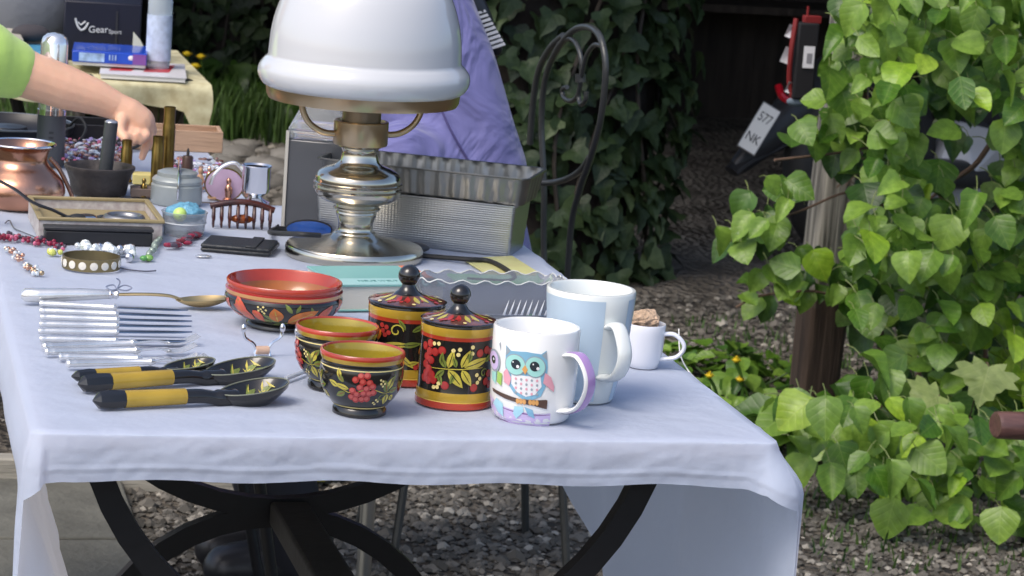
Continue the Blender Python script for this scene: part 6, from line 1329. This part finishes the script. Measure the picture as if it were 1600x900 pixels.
# ================================================================== MOTORCYCLE in the carport
def moto():
    def q(x, y, Y=5.0): return onY(x, y, Y)
    base = Vector((q(1330, 400, 5.15).x, 5.15, 0)); t = thing('motorcycle', 'dark motorcycle rear with white number plate in the carport shadow', 'motorcycle', base); L = lambda v: Vector(v) - base
    wc = Vector((0, 0, .31))
    def wheel(c):
        M = Matrix.Translation(c) @ Matrix.Rotation(radians(28), 4, 'Z') @ Matrix.Rotation(pi / 2, 4, 'X')
        w = MB(); R, r = .245, .062; w.lathe([(R + r * cos(a), r * sin(a)) for a in [2 * pi * i / 14 for i in range(15)]], 48, 0, M); wo = w.obj('wheel', rubber, t)
        MB().lathe([(.16, -.03), (.19, -.035), (.19, .035), (.16, .03), (.16, -.03)], 48, 0, M).obj('rim', ironlt, wo)
        for i in range(7): a = 2 * pi * i / 7; MB().tube([M @ Vector((.03 * cos(a), .03 * sin(a), 0)), M @ Vector((.17 * cos(a), .17 * sin(a), 0))], .01, 6).obj('spoke', ironlt, wo)
        MB().lathe([(0, -.04), (.04, -.04), (.04, .04), (0, .04)], 20, 0, M).obj('hub', iron, wo)
    wheel(wc); fw = Vector((1.12, .60, .31)); wheel(fw)
    pl = mat('graphite_plastic', (.028, .028, .03), .4)
    tail = [L(q(1150, 262, 5.0)), L(q(1200, 215, 5.02)), L(q(1250, 165, 5.06)), L(q(1300, 120, 5.15)), L(q(1380, 90, 5.3))]
    MB().tube(spline(tail, 6), [.02 + .035 * min(1, i / 12) for i in range(25)], 14, flat=1.3).obj('tail', pl, t)
    fen = [L(q(1143, 268, 5.0)), L(q(1165, 250, 5.01)), L(q(1215, 225, 5.04)), L(q(1270, 190, 5.1))]; MB().tube(spline(fen, 5), .035, 10, flat=.5).obj('fender', pl, t)
    fr = Vector((.9, .47, 0)).normalized()
    MB().tube(spline([Vector((-.02, 0, .84)), Vector((.2, .1, .80)), Vector((.45, .24, .78)), Vector((.55, .29, .84))], 6), .085, 14, flat=.6).obj('seat', leather, t)
    MB().ball((.72, .38, .88), .17, 24, 14, sc=(1.3, .9, .8)).obj('tank', mat('pale_grey_paint', (.42, .43, .44), .25, coat=.6), t)
    MB().ball((.62, .33, .5), .2, 20, 12, sc=(1.2, .7, .9)).obj('engine', iron, t)
    MB().tube([Vector((1.12, .6, .31)), Vector((.98, .52, .95))], .025, 10).obj('fork', chrome, t); MB().tube([wc, Vector((.5, .26, .4))], .025, 8).obj('swingarm', iron, t)
    MB().tube(spline([Vector((.75, .75, 1.08)), Vector((.92, .6, 1.04)), Vector((1.0, .5, 1.04)), Vector((1.05, .25, 1.08))], 5), .013, 8).obj('handlebar', iron, t)
    MB().tube([Vector((.1, -.1, .3)), Vector((.6, .15, .26))], .045, 14).obj('exhaust', ironlt, t)
    # grey fairing seen through the leaves
    A = [L(q(1440, 320, 5.2)), L(q(1470, 235, 5.2)), L(q(1500, 190, 5.2)), L(q(1580, 210, 5.2)), L(q(1560, 300, 5.2)), L(q(1500, 330, 5.2))]
    mb = MB(); n = len(A); c = sum(A, Vector()) / n + Vector((0, -.07, .0)); mb.add(A + [c] + [a + Vector((0, .12, 0)) for a in A], [(i, (i + 1) % n, n) for i in range(n)] + [tuple(range(n + 1, 2 * n + 1))] + [(i, i + n + 1, (i + 1) % n + n + 1, (i + 1) % n) for i in range(n)]); mb.obj('fairing', MT['pale_grey_paint'], t, bev=.01)
    # number plate
    c0 = q(1186, 201, 4.93); k = kk(c0); up = (q(1205, 170, 4.93) - q(1166, 234, 4.93)).normalized(); toC = (CC - c0).normalized(); x = up.cross(toC).normalized(); nz = x.cross(up)
    M = Matrix.Translation(L(c0)) @ Matrix(((x.x, up.x, nz.x, 0), (x.y, up.y, nz.y, 0), (x.z, up.z, nz.z, 0), (0, 0, 0, 1)))
    po = MB().box((0, 0, 0), (30 * k, 78 * k, .003), M=M).obj('number_plate', mat('plate_white', (.8, .8, .76), .4), t, bev=.001)
    MB().box((0, 0, -.003), (33 * k, 82 * k, .004), M=M).obj('plate_frame', mat('plate_holder', (.1, .1, .1), .4), t, bev=.001)
    ink = mat('plate_ink', (.02, .02, .02), .5)
    text('577', .029, ink, po, M @ Matrix.Translation((0, 18 * k, .0022)) @ Matrix.Diagonal((.92, 1.35, 1, 1))); text('NK', .029, ink, po, M @ Matrix.Translation((-.001, -18 * k, .0022)) @ Matrix.Diagonal((1.05, 1.3, 1, 1)))
    MB().tube(spline([L(q(1216, 134, 4.95)), L(q(1222, 150, 4.93)), L(q(1236, 158, 4.93)), L(q(1246, 152, 4.95))], 5), .011, 8).obj('tail_light', mat('red_lens', (.5, .01, .02), .15), t)
moto()
# red and black bag with tag hanging on the post
P = onY(1262, 20, 3.35); k = kk(P); t = thing('hanging_bag', 'black bag with red edge and white price tag hanging beside the post', 'bag', P)
MB().box((.002, 0, -75 * k), (34 * k, .03, 120 * k)).obj('body', mat('black_cloth', (.008, .008, .01), .8), t, bev=.004); MB().tube(spline([(-18 * k, 0, -10 * k), (-24 * k, -.01, -60 * k), (-20 * k, 0, -110 * k), (-12 * k, .0, -135 * k)], 6), .006, 8).obj('red_piping', mat('red_nylon', (.17, .01, .01), .65), t)
MB().box((4 * k, -.018, -68 * k), (18 * k, .001, 34 * k)).obj('price_tag', mat('white_tag', (.7, .7, .72), .5), t); MB().box((5 * k, -.0188, -70 * k), (9 * k, .0005, 16 * k)).obj('tag_print', mat('tag_grey', (.25, .25, .27), .5), t)
MB().tube([(0, -.0, 10 * k), (0, 0, -12 * k)], .003, 6).obj('strap', MT['red_nylon'], t); MB().box((8 * k, 0, -10 * k), (28 * k, .02, 12 * k)).obj('red_top', MT['red_nylon'], t, bev=.002)
for x, z, s in ((-27, -30, 8), (-29, -68, 10), (-20, -118, 7)): MB().add([(x * k - s * k, 0, z * k - s * k), (x * k + s * k, -.004, z * k - s * k * 1.6), (x * k + s * k * 1.1, 0, z * k + s * k), (x * k - s * k * .4, -.01, z * k + s * k * 1.5), (x * k, .004, z * k)], [(0, 1, 2), (0, 2, 3), (0, 1, 4), (1, 2, 4), (2, 3, 4), (3, 0, 4)]).obj('white_ribbon', MT['white_tag'], t)
MB().ball((-5 * k, 0, -140 * k), 13 * k, 12, 8, sc=(1.3, .5, .6)).obj('blue_grey_tassel', mat('slate_cloth', (.12, .16, .2), .7), t)
# wooden armrest end at the right edge
P = onY(1556, 664, 1.9); t = thing('wooden_chair', 'rounded brown wooden armrest end of a chair at the right edge', 'chair', (P.x, P.y, 0)); z = P.z; k = kk(P)
MB().tube([(0, 0, z), (.004, 0, z), (.06, .012, z - .004), (.4, .08, z - .01)], [21 * k, 24 * k, 25 * k, 25 * k], 20, flat=.9).obj('armrest', mat('plum_brown_wood', (.13, .065, .055), .38, bump=.15, bscale=30, var=.35, vscale=20, stretch=(.5, 6, 6), coat=.2), t)
MB().tube([(.4, .06, z), (.45, -.45, z)], .018, 12).obj('back_rail', wood_br, t)
for x, y in ((.14, -.02), (.42, .06), (.17, -.48), (.45, -.45)): MB().tube([(x, y, 0), (x, y, z)], .017, 10).obj('leg', wood_br, t)
MB().box((.30, -.22, z * .6), (.30, .44, .02)).obj('seat', wood_br, t, bev=.004); MB().tube([(.14, -.5, z), (.45, -.45, z)], .02, 12).obj('armrest', wood_br, t)

# ================================================================== LEFT BACKGROUND: book stall
def onz(x, y, z): return at(x, y, z)
ZT = .72; c = onz(262, 131, ZT); YF = c.y; t = thing('book_table', 'far stall table with cream patterned cloth and black legs at left', 'table', (c.x, YF, 0)); WB = 1.1; k3 = kk(c)
MB().box((-WB / 2 + .05, .3, ZT - .015), (WB, .6, .025)).obj('tabletop', MT['table_board'], t)
for x in (-.30, -.15, -.9): MB().tube([(x, .05, ZT), (x + .22, .35, 0)], .012, 8).obj('leg', blk, t); MB().tube([(x + .2, .05, ZT), (x - .02, .35, 0)], .012, 8).obj('leg', blk, t)
mb = MB(); n1, n2 = 70, 16
clm = mat('cream_patterned_cotton', (.62, .58, .36), .85, var=.35, vscale=40, col2=(.42, .36, .2))
for j in range(n2 + 1):
    for i in range(n1 + 1):
        u = i / n1; x = -WB + .05 + u * (WB + .035); 
        if j <= 8: v = j / 8; mb.v.append((x, .6 - .6 * v - .0, ZT + .001 + .002 * noise.noise(Vector((x * 8, v * 5, 0)))))
        else:
            v = (j - 8) / 8; dl = .028 + .02 * abs(sin(u * 15)) + (.10 * max(0, (u - .955) / .045) ** 1); dl = dl if u < .995 else .1; mb.v.append((x + .004 * sin(v * 5), -.006 - .008 * v * sin(u * 40), ZT - dl * v))
mb.f = [(j * (n1 + 1) + i, j * (n1 + 1) + i + 1, (j + 1) * (n1 + 1) + i + 1, (j + 1) * (n1 + 1) + i) for j in range(n2) for i in range(n1)]; mb.m = [0] * len(mb.f)
o = mb.obj('tablecloth', clm, angle=180); o.location = (c.x, YF, 0); tag(o, 'cream patterned cloth with scalloped edge over the far book table', 'tablecloth')
def slab(x0, x1, y, h, d, mt, nm, label, cat, z, rz=-.1, parts=None, Yo=0):
    A = onY(x0, y, YF + Yo); B = onY(x1, y, YF + Yo); w = B.x - A.x; t = thing(nm, label, cat, (A.x, YF + Yo, z), rz); return t, w, h * kk(A)
t, w, h = slab(155, 290, 130, 8, 0, None, 'book', 'large white book with red cover design at the front of the far table', 'book', ZT + .003, Yo=.01)
MB().box((w / 2, .12, h / 2), (w - .004, .236, h - .002)).obj('pages', paper, t); MB().box((w / 2, .12, h), (w, .24, .002)).obj('cover', mat('white_gloss', (.7, .68, .68), .3), t)
for x0_, x1_, y0_, y1_ in ((.1, .36, .05, .16), (.5, .8, .06, .2)): MB().add([(w * x0_, y0_, h + .0014), (w * x1_, y0_ + .01, h + .0014), (w * (x1_ + .08), y1_, h + .0014), (w * (x0_ + .06), y1_ - .02, h + .0014)], [(0, 1, 2, 3)]).obj('red_print', mat('red_print', (.55, .05, .06), .3), t)
t, w, h = slab(112, 228, 110, 24, 0, None, 'book', 'thick bright blue book lying on the large white one', 'book', ZT + .003 + h + .003, Yo=.10)
MB().box((w / 2, .07, h / 2), (w - .004, .136, h - .004)).obj('pages', paper, t)
bl = mat('royal_blue_card', (.02, .08, .5), .3, coat=.4, var=.2); MB().box((w / 2, .07, h), (w, .14, .003)).obj('cover', bl, t); MB().box((w / 2, -.0, h * .62), (w, .004, h * .72)).obj('spine', bl, t, bev=.001)
MB().box((w * .26, -.0024, h * .62), (w * .34, .001, h * .55)).obj('picture', mat('pale_blue_print', (.35, .5, .75), .3, var=.5, vscale=50), t); MB().box((w * .9, -.0024, h * .62), (w * .18, .001, h * .68)).obj('purple_end', mat('violet_print', (.2, .08, .3), .3), t)
for i in range(3): MB().box((w * (.50 + i * .04), -.0026, h * .66), (w * .018, .0012, h * .36)).obj('print_stroke', MT['pale_blue_print'], t)
MB().ball((w * .79, -.002, h * .7), h * .16, 10, 6, sc=(1.3, .2, 1)).obj('print_dot', MT['white_tag'], t)
# sports bag with lettering
Yb = YF + .32; A = onY(97, 92, Yb); t = thing('sports_box', 'black sports box with white lettering and logo behind the blue book', 'box', (A.x, Yb, ZT + .002), radians(-6)); k = kk(A)
navy = mat('black_navy_board', (.006, .007, .018), .5); MB().box((60 * k, .07, 45 * k), (120 * k, .14, 96 * k)).obj('body', navy, t, bev=.003); MB().box((82 * k, -.001, 40 * k), (3 * k, .003, 80 * k)).obj('seam', MT['satin_black'], t)
wi = mat('white_print', (.6, .62, .64), .5)
text('Gear', 15 * k, wi, t, Matrix.Translation((54 * k, -.002, 50 * k)) @ Matrix.Rotation(radians(-3), 4, 'Y') @ Matrix.Rotation(pi / 2, 4, 'X'), ext=.0006); text('Sport', 9 * k, wi, t, Matrix.Translation((80 * k, -.002, 48 * k)) @ Matrix.Rotation(pi / 2, 4, 'X'), ext=.0006)
MB().tube(spline([(18 * k, -.002, 66 * k), (22 * k, -.002, 54 * k), (28 * k, -.002, 48 * k), (34 * k, -.002, 52 * k), (38 * k, -.002, 60 * k)], 5), 1.6 * k, 6).obj('logo', wi, t); MB().tube([(22 * k, -.002, 60 * k), (27 * k, -.002, 56 * k), (34 * k, -.002, 62 * k)], 1.3 * k, 6).obj('logo', wi, t)
t = thing('grey_flap_bag', 'grey cloth bag partly behind the black sports box', 'bag', (A.x - .06, Yb + .05, ZT)); MB().ball((0, .08, .10), .1, 20, 12, sc=(1.1, .7, 1.1)).obj('body', mat('grey_canvas', (.14, .15, .17), .8, bump=.4, bscale=20), t)
P = onY(246, 112, YF + .14); k = kk(P); t = thing('water_bottle', 'clear plastic water bottle with pale blue label on the far table', 'bottle', (P.x, P.y, ZT + .003), face(P))
MB().lathe([(a * k, b * k) for a, b in [(0, 0), (18, 0), (19, 3), (18, 14), (19, 20), (19, 92), (19, 116), (14, 132), (7, 146), (7, 152), (0, 152)]], 32).obj('body', mat('pet_plastic', (.72, .8, .85), .1, trans=.6, ior=1.25), t); MB().lathe([(a * k, b * k) for a, b in [(0, 21), (19.5, 21), (19.5, 92), (0, 92)]], 32).obj('label', mat('pale_blue_label', (.5, .58, .72), .35, var=.25, vscale=60), t)
MB().lathe([(a * k, b * k) for a, b in [(0, 151), (8, 151), (8, 162), (0, 162)]], 20).obj('cap', mat('blue_cap', (.1, .2, .5), .4), t)
P = onY(216, 86, YF + .22); k = kk(P); t = thing('paper_fan', 'pale yellow folded paper leaning between black box and water bottle', 'paper', P); MB().add([(-9 * k, 0, -.02), (12 * k, 0, -.02), (12 * k, 0, 6 * k), (2 * k, 0, 24 * k), (-9 * k, 0, 36 * k), (-9 * k, .01, -.02), (12 * k, .01, -.02), (12 * k, .004, 6 * k), (2 * k, .003, 24 * k), (-9 * k, .003, 36 * k)], [(0, 1, 2, 3, 4), (9, 8, 7, 6, 5)] + [(i, (i + 1) % 5, 5 + (i + 1) % 5, 5 + i) for i in range(5)]).obj('sheet', mat('pale_yellow_paper', (.65, .64, .45), .7), t, smooth=False)
# suitcase behind
A = onY(262, 200, 8.35); k = kk(A); t = thing('suitcase', 'large black upright suitcase standing behind the yellow dandelions', 'suitcase', (A.x, A.y, 0)); MB().box((0, 0, .60), (112 * k, .26, 1.1)).obj('body', mat('black_fabric', (.012, .013, .014), .7), t, bev=.02)
for x in (-.04, .04): MB().tube([(x, 0, 1.14), (x, 0, 1.4)], .006, 8).obj('handle_rail', iron, t)
MB().tube([(-.04, 0, 1.4), (.04, 0, 1.4)], .01, 8).obj('handle', blackpl, t)
for x in (-.04, .04): MB().lathe([(0, -.012), (.028, -.012), (.028, .012), (0, .012)], 16, 0, Matrix.Translation((x, -.1, .028)) @ Matrix.Rotation(pi / 2, 4, 'Y')).obj('wheel', rubber, t)
# brown wooden chest under the far table
A = onY(205, 200, YF + .12); B = onY(286, 200, YF + .12); t = thing('wooden_chest', 'brown board chest standing under the far book table', 'chest', (A.x, YF + .1, 0)); w = B.x - A.x
for i in range(4): MB().box((w * (i + .5) / 4, .01, .33), (w / 4 - .003, .016, .66)).obj('plank', mat('olive_brown_board', (.14, .1, .06), .7, bump=.3, bscale=10, var=.35, stretch=(8, 8, 1)), t)
for x in (.008, w - .008): MB().box((x, .17, .33), (.014, .3, .66)).obj('side', wood_br, t)
# goods at the far left of the book table
def simple(x0, x1, y, h, d, mt, nm, label, cat, Yo, z=None):
    A = onY(x0, y, YF + Yo); B = onY(x1, y, YF + Yo); o = MB().box(((B.x - A.x) / 2, d / 2, h / 2), (B.x - A.x, d, h)).obj(nm, mt, bev=.003); o.location = (A.x, YF + Yo, z if z is not None else ZT + .003); return tag(o, label, cat)
simple(34, 100, 95, .03, .16, mat('cyan_blue_card', (.08, .3, .48), .4, var=.15), 'blue_book', 'flat blue book lying left of the sports box behind the flask', 'book', .16)
simple(-40, 36, 95, .05, .2, mat('beige_box', (.45, .42, .34), .7, var=.2), 'cardboard_box', 'beige cardboard box at the far left of the book table', 'box', .2)
P = onY(48, 60, YF + .3); o = MB().ball((0, 0, 0), .03, 16, 10, sc=(1.3, .8, .6)).obj('dark_cap', mat('dark_felt', (.05, .045, .05), .9)); o.location = (P.x, P.y, ZT + .055 + .0); tag(o, 'small dark felt cap lying on the goods beyond the flask', 'cap')
# far pale stall sheet
t = thing('market_stall', 'distant stall with pale grey cloth at the top left corner', 'stall', (-.1, 9.5, 0)); MB().box((0, 0, .70), (1.6, .8, .05)).obj('top', mat('stall_grey', (.4, .4, .37), .8), t)
MB().box((0, -.41, .40), (1.6, .02, .55)).obj('cloth', mat('stall_cloth', (.45, .44, .4), .85, bump=.5, bscale=8), t)
for x in (-.75, .75): 
    for y in (-.35, .35): MB().tube([(x, y, 0), (x, y, .7)], .015, 8).obj('leg', blk, t)
for i, (x, s) in enumerate(((-.3, .05), (-.05, .07), (.2, .05), (.45, .06))): MB().ball((x, -.1, .73 + s * .7), s, 14, 8, sc=(1.4, 1, .8)).obj('goods', [iron, MT['stall_grey'], MT['slate_cloth'], paper][i], t)
# hedge closing the view at the far left
hd = thing('hedge', 'dark green hedge closing the yard far behind the stalls', 'hedge', (-1.2, 11.5, 0)); rg = random.Random(4); hl = MB(); MB().box((0, .3, .9), (5, .5, 1.8)).obj('core', MT['shaded_bark'], hd)
for i in range(2600):
    P = Vector((rg.uniform(-2.5, 2.5), rg.uniform(-.08, .1), rg.uniform(0, 1.9))); hl.add(ivies[0].v, ivies[0].f, 0, orient(P, Vector((rg.uniform(-.6, .6), -1, rg.uniform(0, 1))), Vector((rg.uniform(-.6, .6), 0, -1)), rg.uniform(.05, .09)))
stuff(hl.obj('leaves', MT['climber_leaf_dark'], hd, angle=180))

# ================================================================== GROUND PLANTS
def grass(name, regs, mt, label=None):
    rg = random.Random(len(name)); mb = MB()
    for (x0, x1, y0, y1, n, h0, h1) in regs:
        for i in range(n):
            x, y = rg.uniform(x0, x1), rg.uniform(y0, y1); h = rg.uniform(h0, h1); a = rg.uniform(0, 6.28); b = rg.uniform(.1, .6) * h; w = .0028 + .012 * h
            mb.add([(x - w * sin(a), y + w * cos(a), 0), (x + w * sin(a), y - w * cos(a), 0), (x + b * .4 * cos(a) + w * .7 * sin(a), y + b * .4 * sin(a) - w * .7 * cos(a), h * .6), (x + b * .4 * cos(a) - w * .7 * sin(a), y + b * .4 * sin(a) + w * .7 * cos(a), h * .6), (x + b * cos(a), y + b * sin(a), h)], [(0, 1, 2, 3), (3, 2, 4)])
    o = mb.obj(name, mt, smooth=False); stuff(o); return o
leafmat('grass_blade', (.03, .075, .015), (.09, .17, .035), .6, .3)
g0 = onz(20, 165, 0); g1 = onz(330, 205, 0)
grass('grass', [(-1.2, 1.0, 6.3, 9.5, 9000, .03, .10), (.85, 1.35, 7.1, 7.9, 1500, .06, .26), (1.9, 2.6, 3.5, 4.3, 500, .01, .035), (1.55, 2.6, 2.0, 2.9, 1100, .01, .035)], MT['grass_blade'])
def dandelion(x, y, label, stem_h, Y=7.3, r=8):
    P = onY(x, y, Y); k = kk(P); t = thing('dandelion', label, 'flower', (P.x + .02, P.y, 0), 0, 'yellow dandelions'); MB().tube(spline([(0, 0, 0), (.0, 0, P.z * .6), (-.02, 0, P.z)], 4), .004, 6).obj('stem', MT['climber_leaf_dark'], t)
    f = MB(); 
    for lay in range(3):
        for i in range(14): a = 2 * pi * i / 14 + lay * .2; q = (3 - lay) / 3; f.add([(-.02, 0, P.z - .004 + lay * .003), (-.02 + r * k * q * cos(a - .15), r * k * q * sin(a - .15), P.z + .006 + lay * .004), (-.02 + 1.15 * r * k * q * cos(a), 1.15 * r * k * q * sin(a), P.z + .006 + lay * .004), (-.02 + r * k * q * cos(a + .15), r * k * q * sin(a + .15), P.z + .006 + lay * .004)], [(0, 1, 2, 3)])
    f.ball((-.02, 0, P.z + .004), r * k * .8, 12, 7, sc=(1, 1, .6)); f.obj('flower', mat('dandelion_yellow', (.75, .55, .02), .7), t)
dandelion(292, 86, 'highest dandelion at the left of the yellow group', 1, r=8); dandelion(314, 90, 'dandelion right of the highest one', 1, r=8); dandelion(305, 105, 'largest upper dandelion, below the other two', 1, r=10); dandelion(299, 144, 'lowest dandelion by the corner of the far table', 1, r=9)
for i, (x, y, lab) in enumerate(((1150, 566, 'yellow dandelion among weeds right of the small white cup'), (1156, 596, 'low dandelion between the weeds and the table edge'), (1108, 590, 'dandelion nearest the white table edge'))): dandelion(x, y, lab, 1, Y=3.2, r=7)
def weeds(name, label, cx, cy, rx, ry, n, sz, hmax, seed, mts=None, np_=60):
    rg = random.Random(seed); t = thing(name, label, 'plant', (cx, cy, 0)); place = []
    for i in range(n):
        a = rg.uniform(0, 6.28); q = sqrt(rg.random()); P = Vector((cx + rx * q * cos(a), cy + ry * q * sin(a), rg.uniform(.01, hmax * (1 - q * .6)))); d = Vector((cos(a), sin(a), rg.uniform(-.2, .5)))
        place.append((P, Vector((cos(a) * .4, sin(a) * .4 - .3, 1)), d, rg.uniform(*sz), 0 if rg.random() < .6 else 1, rg.randrange(4)))
    scatter(t, place, hearts, mts or [MT['climber_leaf'], MT['climber_leaf_dark']], np_)
    for i in range(8):
        a = rg.uniform(0, 6.28); MB().tube([(0, 0, 0), (rx * .6 * cos(a), ry * .6 * sin(a), hmax * .6)], .002, 5).obj('stem', MT['climber_leaf_dark'], t)
P = onz(1150, 625, 0); weeds('weed_clump', 'leafy green weeds growing between table edge and wooden post', P.x, P.y, .22, .35, 260, (.035, .065), .13, 3, np_=120)
P = onz(1265, 715, 0); weeds('broadleaf_plant', 'large soft rounded leaves at the right table corner', P.x + .02, P.y, .10, .12, 26, (.09, .12), .22, 6, np_=26)
P = onz(330, 200, 0); weeds('dandelion_leaves', 'tall leafy green clump beneath the upper dandelions', P.x + .05, P.y + .05, .26, .3, 240, (.07, .13), .26, 9, [MT['climber_leaf_dark'], MT['grass_blade']], 100)
# rocks beyond the table
rk = random.Random(12); allr = MB()
for i in range(60):
    P = onz(rk.uniform(345, 455), rk.uniform(210, 300), 0); s = rk.uniform(.02, .07); mb = MB().ball((0, 0, 0), s, 10, 7); allr.add([(P.x + v[0] * f_, P.y + v[1] * f_, s * .2 + v[2] * .5 * f_) for v in mb.v for f_ in (1 + .3 * noise.noise(Vector(v) * 18 + Vector((i, 0, 0))),)], mb.f)
stuff(allr.obj('rubble', mat('grey_rock', (.2, .19, .17), .9, bump=.5, bscale=40, var=.4), angle=50))
